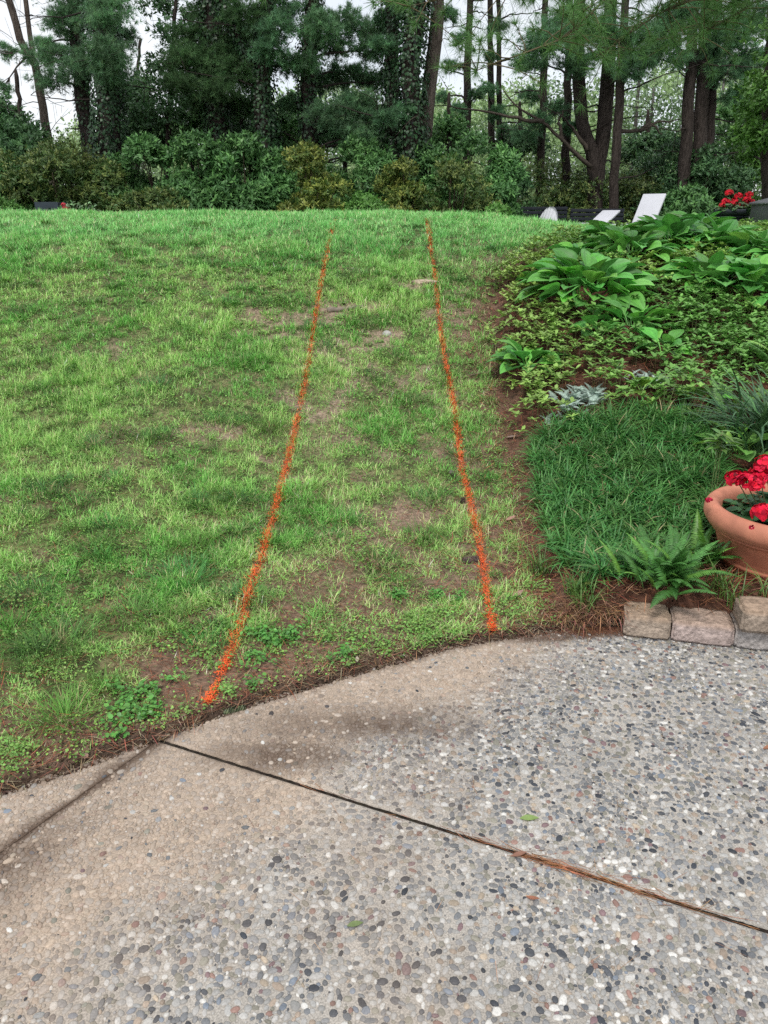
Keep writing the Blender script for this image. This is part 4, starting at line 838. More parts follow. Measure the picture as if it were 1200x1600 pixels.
SH = [(10, 178, 75, 21, 'dark', 'dark tall shrub at the left border, behind the pieris'), (95, 232, 72, 19.5, 'pieris', 'brownish green pieris behind the dark planter box, left end of the hedge'), (20, 255, 60, 19.5, 'laurel', 'green laurel at the left border, left of the planter box'),
      (165, 262, 55, 20, 'pieris', 'low pieris with tan tips, right of the planter box'), (240, 215, 62, 21.5, 'laurel', 'laurel right of the ivy covered double trunk'), (315, 205, 72, 20.5, 'laurel', 'big glossy laurel bright with new leaves, left centre of the hedge'),
      (385, 208, 58, 21, 'laurel', 'glossy laurel left of the yellow pieris'), (250, 298, 40, 18.5, 'pieris', 'small low yellowish bush in front of the big laurel'), (440, 235, 50, 21.5, 'laurel', 'darker laurel around the trunk behind the yellow pieris'),
      (487, 232, 46, 19, 'yellow', 'yellow green pieris standing out in the middle of the hedge'), (560, 215, 62, 22, 'laurel', 'shadowy laurel above the low bright bush at centre'), (572, 302, 46, 18.3, 'bright', 'low bright green bush at the foot of the hedge centre'),
      (630, 255, 36, 19.5, 'yellow', 'narrow pieris with yellow tips in front of the ivy trunks'), (665, 225, 52, 22, 'laurel', 'laurel behind the leaning bare pine trunk'), (705, 250, 52, 19.5, 'pieris', 'rounded pieris left of the black bench'), (735, 208, 60, 21.5, 'laurel', 'tall laurel behind the rounded pieris'),
      (785, 232, 52, 21, 'laurel', 'laurel directly left of the black bench'), (782, 322, 30, 18, 'bright', 'low bright bush at the left end of the black bench'), (850, 258, 60, 27, 'pieris', 'pieris behind the left half of the black bench'), (920, 268, 60, 26.5, 'pieris', 'pieris below the forked dead-limbed tree'),
      (985, 275, 52, 26, 'pieris', 'pieris behind the tilted white lounger'), (1045, 215, 62, 26, 'dark', 'tall dark rhododendron below the triple trunk'), (1100, 225, 55, 25, 'dark', 'dark rhododendron behind the geranium urn'), (1010, 235, 50, 28, 'dark', 'dark shrub between the forked tree and the triple trunk'),
      (1075, 290, 45, 22, 'laurel', 'lower green shrub left of the geranium urn'), (1160, 215, 55, 27, 'maple', 'light green shrub beyond the grey box'), (-70, 210, 70, 21, 'laurel', 'laurel beyond the left border'), (2, 312, 26, 17.5, 'bright', 'tiny bright plant at the left border below the laurel'), (800, 262, 50, 24, 'dark', 'dark shrub behind the end of the bench')]
for px, top, hw, D, kind, lab in SH:
    if kind in ('pieris', 'yellow'): hw *= 1.22; top -= 6
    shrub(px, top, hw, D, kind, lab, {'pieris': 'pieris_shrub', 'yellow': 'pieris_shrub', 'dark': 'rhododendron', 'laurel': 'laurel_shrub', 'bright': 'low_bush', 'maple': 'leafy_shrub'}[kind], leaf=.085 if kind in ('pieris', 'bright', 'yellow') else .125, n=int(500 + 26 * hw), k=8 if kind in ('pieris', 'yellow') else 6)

# ---- trees
BK = {'pine': (.115, .085, .068), 'grey': (.12, .095, .08), 'dark': (.06, .048, .042)}
def trunkpts(pts, D, top):
    P = [at(a, b, D) for a, b in pts]; P[0][2] = min(P[0][2], 9)
    d0 = P[0] - P[1]; b = P[0].copy(); g = gz_(b[0], b[1]) - .1
    b = P[0] + d0 / max(1e-3, abs(d0[2])) * (P[0][2] - g) * np.array([.5, 0, 1]) if P[0][2] > g else P[0]; b[2] = g
    d1 = P[-1] - P[-2]; t = P[-1] + d1 / max(1e-3, abs(d1[2])) * max(0, top - P[-1][2]) * np.array([.5, 0, 1])
    Q = [b] + P + [t]; Q = np.array(Q); s = np.concatenate([[0], np.cumsum(np.linalg.norm(np.diff(Q, axis=0), axis=1))]); u = np.linspace(0, s[-1], 26)
    R_ = np.column_stack([np.interp(u, s, Q[:, i]) for i in range(3)]); R_[1:-1, :2] += rng.normal(0, .015, (24, 2)); return R_
def puff(mb, c, rx, n, col, nl=12, L=.13, w=.010, flat=.55, base=None):
    """pine bough: needle tufts along twigs fanning through a flattened cloud"""
    m = max(6, n // 9); tipd = sph(m); tips = c + tipd * np.array([rx, rx * .9, rx * flat]) * rng.uniform(.55, 1.05, (m, 1)); o = c - np.array([0, 0, rx * .15]) if base is None else base
    k = rng.integers(0, m, n); t = rng.uniform(.35, 1.03, (n, 1)); P = o * (1 - t) + tips[k] * t + np.array([0, 0, 1.]) * (np.sin(t * 3) * rx * .06) + rng.normal(0, .03, (n, 3)); D_ = nrmz(nrmz(tips[k] - o) + np.array([0, 0, .55]))
    cc = jcol(col, n, .25, .06) * (.8 + .5 * rng.random((m, 1)))[k]
    B = np.repeat(P, nl, 0); dd = nrmz(np.repeat(D_, nl, 0) * .75 + sph(n * nl) * .9)
    needles(mb, B, dd, L * rng.uniform(.7, 1.15, n * nl), w, np.repeat(cc, nl, 0)); return tips
def limb(mb, tr, tgt, col, r0=.04, sag=-.1):
    i = int(np.clip(np.argmin(np.abs(tr[:, 2] - (tgt[2] - .25))), 1, len(tr) - 2)); a = tr[i]; P = path(a, tgt, 9, .03, sag); tube(mb, P, np.linspace(r0, .008, 9), col, 5, .2); return P
PC = (.115, .235, .115); PC2 = (.14, .265, .13)
def tree(name, D, stems, boughs, label, bark='pine', ivy=0., ncol=PC, above=7, top=10.5, dead=0, nmul=1.0, leafy=None, twigs=0):
    above = min(above, 4)
    """stems: list of (pixel path, width px); boughs: (px, py, radius px)"""
    first = trunkpts(stems[0][0], D, top); b = first[0] + np.array([0, 0, .1]); g = empty(name, b, label, 'tree', 'trees behind the lawn'); trs = []
    for s_i, (pts, wpx) in enumerate(stems):
        tr = trunkpts(pts, D + .15 * s_i, top) if s_i == 0 or pts[0][1] > 225 or len(stems) > 2 and 'triple' in label else None
        if tr is None:
            P = np.array([at(a_, b_, D) for a_, b_ in pts]); d1 = P[-1] - P[-2]; P = np.vstack([P, P[-1] + d1 / abs(d1[2]) * max(.1, top - P[-1][2])]); s = np.concatenate([[0], np.cumsum(np.linalg.norm(np.diff(P, axis=0), axis=1))]); u = np.linspace(0, s[-1], 24); tr = np.column_stack([np.interp(u, s, P[:, i]) for i in range(3)])
        r = wpx / 2 / F * D; rad = np.interp(tr[:, 2], [b[2], b[2] + .5, b[2] + 4, top], [r * 1.35, r * 1.08, r * .95, r * .55]); mb = MB(); tube(mb, tr, rad, np.array(BK[bark]), 12, .12); rel(mb, 'trunk', M_bark, g, True); trs.append((tr, r))
        if ivy:
            mi = MB(); n = int(4600 * ivy * max(.6, wpx / 30)); zz = b[2] + (6.4 - 0) * rng.random(n) ** 1.05 + .1; ph = rng.uniform(0, 6.28, n); cx = np.interp(zz, tr[:, 2], tr[:, 0]); cy = np.interp(zz, tr[:, 2], tr[:, 1])
            lump = (vn(ph * 1.2, zz, .7, 500 + int(D * 7) % 50) * .30 + .02) * min(1.3, ivy) * (.7 + .3 * (r / .3)); rr = r * .95 + lump * (.35 + .65 * rng.random(n))
            od = np.column_stack([np.cos(ph), np.sin(ph), 0 * ph]); P = np.column_stack([cx, cy, zz]) + od * rr[:, None]
            s = rng.uniform(.05, .095, n); leaves(mi, P, od * .5 + np.array([0, 0, -.7]) + sph(n) * .5, od + np.array([0, 0, .5]) + sph(n) * .35, s, s * .9, jcol((.032, .08, .030), n, .35, .08), (.5, 1, .1), .2, .15, 2)
            rel(mi, 'ivy', M_leaf, g)
    mbw = MB(); mbn = MB(); cnt = 0
    for t_, r_ in trs: tube(mbw, t_[2:], min(.02, r_ * .3), np.array(BK[bark]) * .8, 5)
    for (a_, b_, rp) in boughs:
        Dd = D + rng.uniform(-1.6, 1.2); c = at(a_, b_, Dd); rx = rp / F * D; tr = trs[min(range(len(trs)), key=lambda i: abs(np.interp(c[2], trs[i][0][:, 2], trs[i][0][:, 0]) - c[0]))][0]
        P = limb(mbw, tr, c, np.array(BK[bark]) * .8, .045); n = int(620 * (rx / .8) ** 1.7 * nmul) + 90
        tp = puff(mbn, c, rx, n, np.array(ncol) * rng.uniform(.8, 1.3), base=c * .75 + P[4] * .25); cnt += 1
        for q_ in tp[:7]: tube(mbw, path(P[-3], q_, 4), np.linspace(.012, .004, 4), np.array(BK[bark]) * .8, 4)
    tr = trs[0][0]; zv = EYE + D * math.tan(R(12.75))
    for i in range(above):
        z = zv + .3 + (top - zv) * (i + .5) / max(1, above); a_ = i * 2.4 + D; L_ = rng.uniform(1.2, 2.4) * (1.1 - .5 * i / above); c0 = np.array([np.interp(z, tr[:, 2], tr[:, 0]), np.interp(z, tr[:, 2], tr[:, 1]), z]); c = c0 + np.array([math.cos(a_) * L_, math.sin(a_) * L_, .1])
        limb(mbw, tr, c, np.array(BK[bark]) * .8, .05); puff(mbn, c, L_ * .7, 190, ncol, 8, .16, .016, base=c0 * .4 + c * .6); cnt += 1
    for i in range(dead):
        z = rng.uniform(b[2] + 1.2, zv + .3); tr = trs[i % len(trs)][0]; c0 = np.array([np.interp(z, tr[:, 2], tr[:, 0]), np.interp(z, tr[:, 2], tr[:, 1]), z]); a_ = rng.choice([0, math.pi]) + rng.normal(0, .7); L_ = rng.uniform(.6, 2.6); tg = c0 + np.array([math.cos(a_) * L_, math.sin(a_) * L_, rng.uniform(-.3, .7)])
        P = path(c0, tg, 9, .06); tube(mbw, P, np.linspace(.028, .006, 9), np.array(BK[bark]) * .7, 5)
        for j in range(4): k = rng.integers(3, 9); tube(mbw, path(P[k], P[k] + rng.normal(0, .32, 3) + np.array([0, 0, -.05]), 5, .03), np.linspace(.010, .003, 5), np.array(BK[bark]) * .7, 4)
    for i in range(twigs):
        z = rng.uniform(b[2] + 1.5, zv + 1); tr = trs[i % len(trs)][0]; c0 = np.array([np.interp(z, tr[:, 2], tr[:, 0]), np.interp(z, tr[:, 2], tr[:, 1]), z]); tg = c0 + np.array([rng.normal(0, 1.0), rng.normal(0, .8), rng.uniform(-.5, .8)]); P = path(c0, tg, 8, .05)
        tube(mbw, P, np.linspace(.014, .004, 8), (.12, .10, .09), 4)
        for j in range(3): tube(mbw, path(P[rng.integers(2, 8)], P[-1] + rng.normal(0, .35, 3), 4), .004, (.12, .10, .09), 4)
    if leafy:
        kind, L2, n2, lf = leafy; lob = []
        for (a_, b_, rp) in L2: c = at(a_, b_, D + rng.uniform(-1, 1)); lob.append((*c, rp / F * D)); limb(mbw, trs[0][0], c, np.array(BK[bark]), .03)
        mb = MB(); foliage_lobes(mb, lob, n2, lf, kind, 5, .4, .5, inner=.8); rel(mb, 'crown', M_leafgloss, g)
    if boughs or dead or twigs or leafy: rel(mbw, 'branches', M_wood, g)
    if mbn.n: rel(mbn, 'needles', M_needle, g)
    return g
tree('pine_tree', 27, [([(74, 215), (57, 105), (32, 65), (14, 0)], 12), ([(52, 85), (46, 50), (40, 0)], 8)], [(15, 80, 26), (55, 95, 22), (5, 140, 16)], 'thin forked bare tree against the sky at the left border', 'grey', above=3, twigs=26, nmul=.5, ncol=PC2)
tree('pine_tree', 24, [([(141, 240), (126, 125), (116, 0)], 21)], [(95, 95, 46), (80, 125, 32), (120, 20, 46), (95, 40, 34), (70, 75, 28), (125, 112, 34)], 'dark pine with bluish boughs, left of the ivy column', 'dark', .35, PC2, dead=5, twigs=6)
tree('pine_tree', 22.5, [([(174, 262), (166, 110), (160, 0)], 32)], [(165, 85, 50), (180, 118, 34), (150, 40, 40), (195, 60, 26), (175, 20, 46)], 'pine whose trunk is a thick column of ivy, left side', 'dark', 1.25, PC2, dead=3)
tree('pine_tree', 24, [([(340, 215), (336, 100), (330, 0)], 28)], [(325, 100, 60), (372, 118, 50), (308, 60, 44), (392, 62, 46), (300, 130, 30), (352, 82, 50), (335, 140, 34), (290, 95, 44), (365, 165, 34), (320, 165, 30), (275, 130, 30), (385, 30, 44), (340, 20, 50), (400, 100, 34)], 'pine with the brightest full boughs, left of centre', 'dark', 1.0, (.085, .165, .065), nmul=1.5)
tree('pine_tree', 23, [([(414, 305), (410, 130), (420, 0)], 24), ([(428, 200), (412, 150), (398, 118)], 9)], [(436, 48, 42), (452, 108, 32), (425, 80, 34), (445, 15, 40)], 'ivy clad pine behind the laurel, left of the yellow pieris', 'dark', 1.0, dead=7)
tree('pine_tree', 23.5, [([(486, 240), (480, 110), (490, 0)], 23)], [(545, 120, 44), (518, 72, 40), (562, 165, 40), (475, 100, 30), (592, 130, 34), (508, 180, 32), (560, 215, 32), (585, 180, 30), (540, 35, 40), (580, 80, 34), (600, 220, 24), (530, 205, 34), (455, 165, 30), (570, 245, 26), (590, 50, 34), (500, 40, 36), (505, 130, 34)], 'broad pine with drooping grey green boughs at the centre', 'dark', 1.0, PC2, dead=6, nmul=1.3)
tree('pine_tree', 23, [([(613, 255), (613, 120), (612, 0)], 20)], [(608, 30, 26), (602, 185, 22), (600, 70, 22)], 'straight ivy column just right of centre', 'dark', 1.15, dead=3)
tree('pine_tree', 22, [([(644, 245), (640, 110), (652, 0)], 26)], [(640, 15, 28), (628, 175, 20)], 'thick shaggy ivy column touching the bare leaning trunk', 'dark', 1.3, dead=2)
tree('pine_tree', 22.5, [([(660, 240), (672, 125), (687, 0)], 21)], [(700, 25, 18)], 'leaning pine with clean grey brown bark, right of the ivy columns', 'grey', 0, dead=7)
tree('pine_tree', 30, [([(729, 215), (731, 100), (734, 0)], 12)], [(708, 105, 20), (722, 60, 16), (690, 155, 20), (745, 150, 16), (712, 175, 22)], 'slim dark pine with sparse short boughs, right of the leaning trunk', 'dark', 0, dead=10, nmul=.7)
tree('pine_tree', 29, [([(769, 215), (767, 100), (766, 0)], 10), ([(781, 240), (779, 100), (778, 0)], 8)], [(765, 90, 14), (780, 40, 18), (775, 180, 22), (762, 140, 18), (790, 205, 18)], 'pair of slim stems close together left of the overhanging needles', 'dark', 0, dead=9, nmul=.7)
tree('pine_tree', 28, [([(845, 258), (849, 150), (852, 0)], 11)], [(842, 190, 28), (832, 150, 24), (820, 215, 22)], 'slim pine left of the forked tree, above the bench', 'dark', 0, dead=6)
tree('pine_tree', 27, [([(884, 258), (887, 150), (890, 0)], 12)], [(870, 170, 20), (893, 200, 18)], 'slim pine just left of the forked tree', 'dark', 0, dead=6)
def forked():
    g = tree('pine_tree', 25.5, [([(930, 275), (924, 235), (908, 190), (903, 100), (905, 0)], 19), ([(936, 255), (944, 200), (948, 140), (955, 0)], 21)], [(850, 70, 44), (885, 45, 50), (930, 50, 46), (965, 75, 40), (825, 100, 30), (905, 100, 34), (990, 110, 34)], 'forked pine with two upright limbs and long dead branches', 'dark', 0, dead=12, nmul=1.3)
    mb = MB()
    for pts in [[(925, 262), (880, 220), (850, 190), (810, 170), (786, 140)], [(850, 190), (815, 188), (760, 175), (700, 165)], [(918, 235), (895, 200), (870, 175)], [(960, 205), (1000, 205), (1030, 190), (1062, 186)], [(880, 220), (872, 190), (880, 170)], [(1000, 205), (1015, 190), (1035, 210)]]:
        P = np.array([at(a, b, 25.2) for a, b in pts]); s = np.linspace(0, len(P) - 1, 12); P = np.column_stack([np.interp(s, np.arange(len(P)), P[:, i]) for i in range(3)]); P[1:-1] += rng.normal(0, .02, (10, 3)); tube(mb, P, np.linspace(.07, .015, 12), (.085, .068, .055), 6, .2)
    rel(mb, 'dead_branch', M_wood, g)
forked()
tree('pine_tree', 24.5, [([(960, 285), (968, 160), (978, 0)], 13)], [(985, 95, 30), (1000, 50, 34)], 'straight slim pine touching the right side of the forked tree', 'dark', 0, dead=5)
tree('pine_tree', 25, [([(1074, 215), (1079, 90), (1084, 0)], 17), ([(1094, 218), (1099, 90), (1104, 0)], 19), ([(1108, 214), (1115, 110), (1124, 0)], 14)], [(1085, 20, 52), (1122, 75, 44), (1045, 40, 44), (1150, 50, 46), (1175, 95, 36), (1140, 115, 40), (1060, 95, 24), (1010, 90, 30), (1180, 25, 44), (1150, 150, 26), (1030, 70, 34)], 'triple trunk pine above the dark rhododendrons', 'dark', 0, dead=16, nmul=1.3)
tree('leafy_tree', 26, [([(262, 225), (268, 120), (275, 0)], 8)], [], 'slender small leaved tree with sky showing through, left of the bright pine', 'dark', 0, above=0, top=7.5, twigs=14, leafy=('dark', [(262, 60, 26), (285, 85, 24), (245, 110, 26), (270, 140, 28), (235, 165, 30), (262, 185, 34), (290, 165, 24), (300, 30, 22), (225, 140, 22), (215, 185, 32), (255, 15, 30), (285, 120, 20)], 1500, .12))
tree('leafy_tree', 17, [([(1197, 330), (1196, 220), (1205, 0)], 11)], [], 'dark stemmed tree with bright green leaves at the right border', 'dark', 0, above=0, top=6, leafy=('maple', [(1185, 180, 34), (1165, 215, 26), (1195, 225, 30), (1215, 160, 50), (1175, 245, 18), (1240, 220, 50), (1200, 130, 30), (1250, 80, 60)], 2200, .10))
tree('leafy_tree', 30, [([(205, 240), (212, 150), (220, 60)], 7)], [], 'hazy young tree between the ivy column and the slender tree', 'dark', 0, above=0, top=6.5, twigs=8, leafy=('maple', [(205, 170, 24), (225, 205, 26), (200, 215, 24), (230, 130, 20)], 700, .12))
UND = [(30, 175, 23, 'dark', [(10, 195, 34), (40, 215, 30), (-10, 170, 26)], 'dark leafy tree rising over the hedge at the left border'),
 (215, 225, 27, 'dark', [(210, 215, 30), (235, 200, 30), (190, 225, 26), (215, 175, 26), (245, 235, 30), (200, 145, 20)], 'dark leafy understory tree right of the thick ivy column'),
 (300, 225, 27, 'laurel', [(290, 205, 34), (310, 180, 26), (270, 220, 26), (330, 205, 30)], 'green leafy understory tree under the brightest pine boughs'),
 (375, 230, 26, 'dark', [(370, 195, 30), (390, 175, 26), (355, 215, 28), (395, 215, 30)], 'dark understory tree between the two ivy pines left of the yellow pieris'),
 (450, 235, 27, 'laurel', [(445, 190, 28), (460, 215, 34), (440, 225, 30), (465, 165, 22)], 'leafy understory tree above the yellow pieris'),
 (540, 240, 27, 'dark', [(530, 225, 34), (555, 205, 30), (510, 215, 28), (575, 225, 30), (540, 180, 26), (590, 205, 26)], 'dark understory tree behind the low bright bush'),
 (700, 240, 27, 'laurel', [(700, 205, 26), (720, 225, 30), (685, 225, 24)], 'green understory tree right of the leaning trunk'),
 (810, 250, 29, 'dark', [(810, 225, 28), (830, 235, 28), (795, 240, 26)], 'dark understory tree left of the forked tree'),
 (1010, 250, 31, 'dark', [(1000, 235, 32), (1025, 225, 30), (985, 250, 30), (1045, 235, 26)], 'dark understory tree between the forked tree and the triple trunk'),
 (1150, 250, 29, 'laurel', [(1140, 215, 34), (1165, 185, 30), (1135, 180, 24), (1165, 235, 34)], 'green understory tree right of the triple trunk')]
for px_c, tp_, D_u, kd, lobs, lab in UND:
    tree('leafy_tree', D_u, [([(px_c, 270), (px_c + 3, 215), (px_c + 2, 190)], 6)], [], lab, 'dark', 0, above=0, top=5.2, twigs=4, leafy=(kd, lobs, 260 * len(lobs), .12))
# near pine beyond the right border, its branches hang into the view
def near_pine():
    b = np.array([5.6, 7.4, gz_(5.6, 7.4)]); g = empty('pine_tree', b, 'near pine whose long needled branches hang in from the top right', 'tree', 'trees behind the lawn')
    tr = path(b - np.array([0, 0, .1]), b + np.array([.2, .2, 9.]), 16, .01); mb = MB(); tube(mb, tr, np.linspace(.24, .10, 16), BK['pine'], 14, .1); rel(mb, 'trunk', M_bark, g, True)
    wd = MB(); nd = MB()
    def tuft(p, d_, n=60, L=.125, col=(.12, .24, .075)):
        dd = nrmz(d_ * .55 + sph(n) * .85); needles(nd, np.repeat(p[None], n, 0), dd, L * rng.uniform(.75, 1.1, n), .0034, jcol(np.array(col) * rng.uniform(.8, 1.25), n, .18, .06))
    mains = [((1300, -150), (1010, -60), (880, 60), (745, 110)), ((1300, -150), (1050, -60), (850, -40), (640, 10)), ((1300, -120), (1130, -20), (1030, 20), (930, 90)), ((1320, -160), (1100, -120), (900, -90), (500, -15)), ((1300, -60), (1200, -10), (1120, 40), (1080, 60))]
    for mi_, m_ in enumerate(mains):
        D0 = 6.3 + .35 * mi_; Q = np.array([tr[7] + np.array([0, 0, rng.uniform(-.6, .6)])] + [at(a, b_, D0) for a, b_ in m_]); s = np.linspace(0, len(Q) - 1, 22); P = np.column_stack([np.interp(s, np.arange(len(Q)), Q[:, i]) for i in range(3)]); tube(wd, P, np.linspace(.022, .003, 22), (.09, .075, .05), 6)
        for i in range(7, 22):
            for _ in range(5 if i < 17 else 3):
                e = P[i] + nrmz(np.array([rng.normal(-.3, .7), rng.normal(0, .6), rng.normal(.0, .42)])) * rng.uniform(.15, .48); tw = path(P[i], e, 5, .01, -.02); tube(wd, tw, np.linspace(.005, .002, 5), (.15, .12, .07), 4)
                d_ = nrmz(tw[-1] - tw[-2]); tuft(tw[-1], d_); tuft(tw[-2], d_, 26)
                if rng.random() < .6: tuft(tw[2], d_, 20)
        tuft(P[-1], nrmz(P[-1] - P[-2]), 55)
    rel(wd, 'branches', M_wood, g); rel(nd, 'needles', M_needle, g)
    wd = MB(); nd2 = MB()
    for i in range(12):
        z = 5 + i * .4; a_ = i * 2.4; L_ = 1.8 - .08 * i; c0 = np.array([5.7, 7.5, z]); c = c0 + np.array([math.cos(a_) * L_, math.sin(a_) * L_, .1]); limb(wd, tr, c, BK['pine'], .04); puff(nd2, c, .9, 150, PC, 8, .16, .012, base=c0 * .4 + c * .6)
    rel(wd, 'branches', M_wood, g); rel(nd2, 'needles', M_needle, g)
near_pine()
# distant wood beyond everything
mb = MB(); n = 150000; D_ = rng.uniform(42, 75, n); px = rng.uniform(-350, 1550, n); tp = np.interp(px, [-350, 0, 80, 140, 260, 420, 560, 640, 700, 780, 850, 960, 1050, 1200, 1550], [215, 220, 225, 190, 190, 140, 150, 190, 140, 150, 120, 105, 115, 100, 100]) + (fbm(px, D_, 60, 601, 3) - .5) * 120
bt = 335; py = tp + (bt - tp) * rng.random(n) ** .8; dx = (px - 600) / F; vv = -(py - 800) / F; dy = math.cos(PITCH) + vv * math.sin(PITCH); P = np.column_stack([dx / dy * D_, D_, EYE + (-math.sin(PITCH) + vv * math.cos(PITCH)) / dy * D_])
cl = sm(.35, .65, fbm(px, py, 40, 611, 3))[:, None]; keep = rng.random(n) < .35 + .65 * cl[:, 0]; P = P[keep]; cl = cl[keep]; n = len(P)
k = 3; B = np.repeat(P, k, 0) + rng.normal(0, .35, (n * k, 3)); col = np.repeat(np.array([.12, .20, .09]) * (1 - cl) + np.array([.30, .44, .18]) * cl, k, 0) * rng.uniform(.7, 1.25, (n * k, 1)); s = rng.uniform(.12, .26, n * k)
leaves(mb, B, sph(n * k), sph(n * k) + np.array([0, -.5, .8]), s, s * .6, col, (.3, 1, .1), .2, .1, 2)
for i in range(26):
    a = rng.uniform(-200, 1400); Dt = rng.uniform(44, 70); b = base_at(a, Dt); tube(mb, path(b, b + np.array([rng.normal(0, .3), 0, rng.uniform(5, 12)]), 6, .05), np.linspace(.16, .06, 6), (.09, .08, .07), 6)
tag(mb.build('distant_woods', M_leaf), 'pale green woodland far behind the pines', 'woods', kind='stuff')

# ------------------------------------------------------------------ furniture on the upper lawn
def bench(px0, px1, py_top, D, label):
    a = at(px0, py_top, D); b = at(px1, py_top, D); Lb = b[0] - a[0]; g0 = gz_((a[0] + b[0]) / 2, D); zt_ = a[2]; ax, bx_ = a[0], b[0]; c0 = (ax + bx_) / 2; col = np.array([.018, .022, .030])
    g = empty('slatted_bench', (c0, D, g0), label, 'bench', 'black slatted benches at the far side'); hgt = zt_ - g0
    for k_ in range(5):
        mb = MB(); box(mb, (c0, D + .02 + .012 * k_, zt_ - .05 - k_ * .105), (Lb - .02, .022, .078), col, bev=.004); rel(mb, 'slat', M_dark, g)
    for s in (ax + .05, c0, bx_ - .05):
        mb = MB(); box(mb, (s, D + .065, g0 + hgt / 2 - .005), (.07, .05, hgt), col, bev=.005); rel(mb, 'post', M_dark, g)
    for k_ in range(4):
        mb = MB(); box(mb, (c0, D - .08 - k_ * .12, g0 + .43), (Lb - .1, .10, .025), col, bev=.004); rel(mb, 'seat_slat', M_dark, g)
    for s in (ax + .04, bx_ - .04):
        mb = MB(); box(mb, (s, D - .46, g0 + .21), (.06, .06, .41), col, bev=.004); rel(mb, 'leg', M_dark, g)
        mb = MB(); box(mb, (s, D - .24, g0 + .64), (.07, .55, .03), col, bev=.004); box(mb, (s, D - .46, g0 + .525), (.045, .045, .2), col); rel(mb, 'armrest', M_dark, g)
bench(812, 888, 322.5, 22, 'black slatted bench behind the white adirondack chair'); bench(892, 977, 325.5, 21.6, 'black slatted bench behind the low white lounger')
def lounger(pxs, D, label, Wd, ang, az, zb):
    """sun lounger: back lifted; az turns it about the vertical"""
    c = at(*pxs, D); g0 = gz_(c[0], D); g = empty('sun_lounger', (c[0], D, g0), label, 'sun lounger', 'white sun loungers'); g.rotation_euler = (0, 0, 0)
    ca, sa = math.cos(az), math.sin(az); hz = zb - g0
    def tr(v): v = np.asarray(v, float); return np.column_stack([c[0] + v[:, 0] * ca - v[:, 1] * sa, D + v[:, 0] * sa + v[:, 1] * ca, g0 + v[:, 2]])
    def pc(cen, size, name, tilt=0., piv=None, col=(.56, .56, .60)):
        m1 = MB(); box(m1, (0, 0, 0), size, col, bev=.012); V = m1.v[0].astype(float)
        if tilt: ct, st = math.cos(tilt), math.sin(tilt); V = np.column_stack([V[:, 0] * ct - V[:, 2] * st, V[:, 1], V[:, 0] * st + V[:, 2] * ct])
        V = V + np.asarray(cen); m1.v[0] = tr(V).astype(np.float32); rel(m1, name, M_white, g)
    pc((-.62, 0, hz), (1.22, Wd, .05), 'seat'); Lb = .60; pc((math.cos(ang) * Lb / 2, 0, hz + math.sin(ang) * Lb / 2), (Lb, Wd, .04), 'backrest', ang)
    for sx in (-1.12, -.1):
        for sy in (-Wd / 2 + .05, Wd / 2 - .05): pc((sx, sy, hz / 2 - .02), (.06, .06, hz - .03), 'leg')
    return g
lounger((1004, 352), 14.2, 'white sun lounger with its back raised steeply, left of the geranium urn', .42, R(57), R(46), at(1004, 352, 14.2)[2])
lounger((934, 350), 17.5, 'white sun lounger with its back barely raised, between the bench and the raised lounger', .42, R(26), R(46), at(934, 350, 17.5)[2])
def adirondack(px, py, D, label):
    c = at(px, py, D); g0 = gz_(c[0], D); g = empty('adirondack_chair', (c[0], D, g0), label, 'chair'); col = (.62, .63, .66); top = c[2]; hb = top - g0
    # fan of slats leaning to the right, seen from its side-back
    ca, sa = math.cos(R(-48)), math.sin(R(-48))
    def tr(v): v = np.asarray(v, float); return np.column_stack([c[0] + v[:, 0] * ca - v[:, 1] * sa, D + v[:, 0] * sa + v[:, 1] * ca, g0 + v[:, 2]])
    nu, nv = 37, 14; uu_ = np.linspace(-1, 1, nu); vv_ = np.linspace(0, 1, nv); m1 = MB(); U, T_ = np.meshgrid(uu_, vv_, indexing='ij'); tp_ = 1 - .30 * U ** 2 - .12 * U ** 6
    rib = .012 * np.abs(np.sin((U + 1) * math.pi * 3)) ** .6; Zt = .22 + (hb - .22) * T_ * tp_
    for th_ in (0., .022):
        V = np.stack([U * (.19 + .09 * T_ ** .8), .10 + .34 * T_ * tp_ + th_ - .06 * (1 - U ** 2) - rib * (1 if th_ == 0 else 0), Zt], -1).reshape(-1, 3); m1.add(tr(V), grid_faces(nu, nv, 1), col)
    V = np.array(m1.v).reshape(-1, 3); n0 = nu * nv; rim_ = [i * nv + nv - 1 for i in range(nu)]; L0 = list(range(nv)); L1 = [(nu - 1) * nv + j for j in range(nv)]
    m1.n = 2 * n0; m1.f.setdefault((4, 0), []); q_ = []
    for path_ in (rim_, L0, L1): q_ += [[path_[i], path_[i + 1], path_[i + 1] + n0, path_[i] + n0] for i in range(len(path_) - 1)]
    m1.f[(4, 0)].append(np.array(q_)); rel(m1, 'backrest', M_white, g, True)
    def bx(cen, size, name, tilt=0):
        m1 = MB(); box(m1, (0, 0, 0), size, col, bev=.008); V = m1.v[0].astype(float); ct, st = math.cos(tilt), math.sin(tilt); V = np.column_stack([V[:, 0], V[:, 1] * ct - V[:, 2] * st, V[:, 1] * st + V[:, 2] * ct]); m1.v[0] = tr(V + np.asarray(cen)).astype(np.float32); rel(m1, name, M_white, g)
    bx((0, -.18, .30), (.50, .52, .022), 'seat', -.18)
    for s in (-.28, .28): bx((s, -.15, .52), (.11, .62, .022), 'armrest'); bx((s, -.38, .26), (.04, .08, .51), 'leg'); bx((s, .15, .20), (.03, .62, .08), 'leg', -.35)
adirondack(846, 322.5, 20, 'white fan backed chair in front of the black bench')
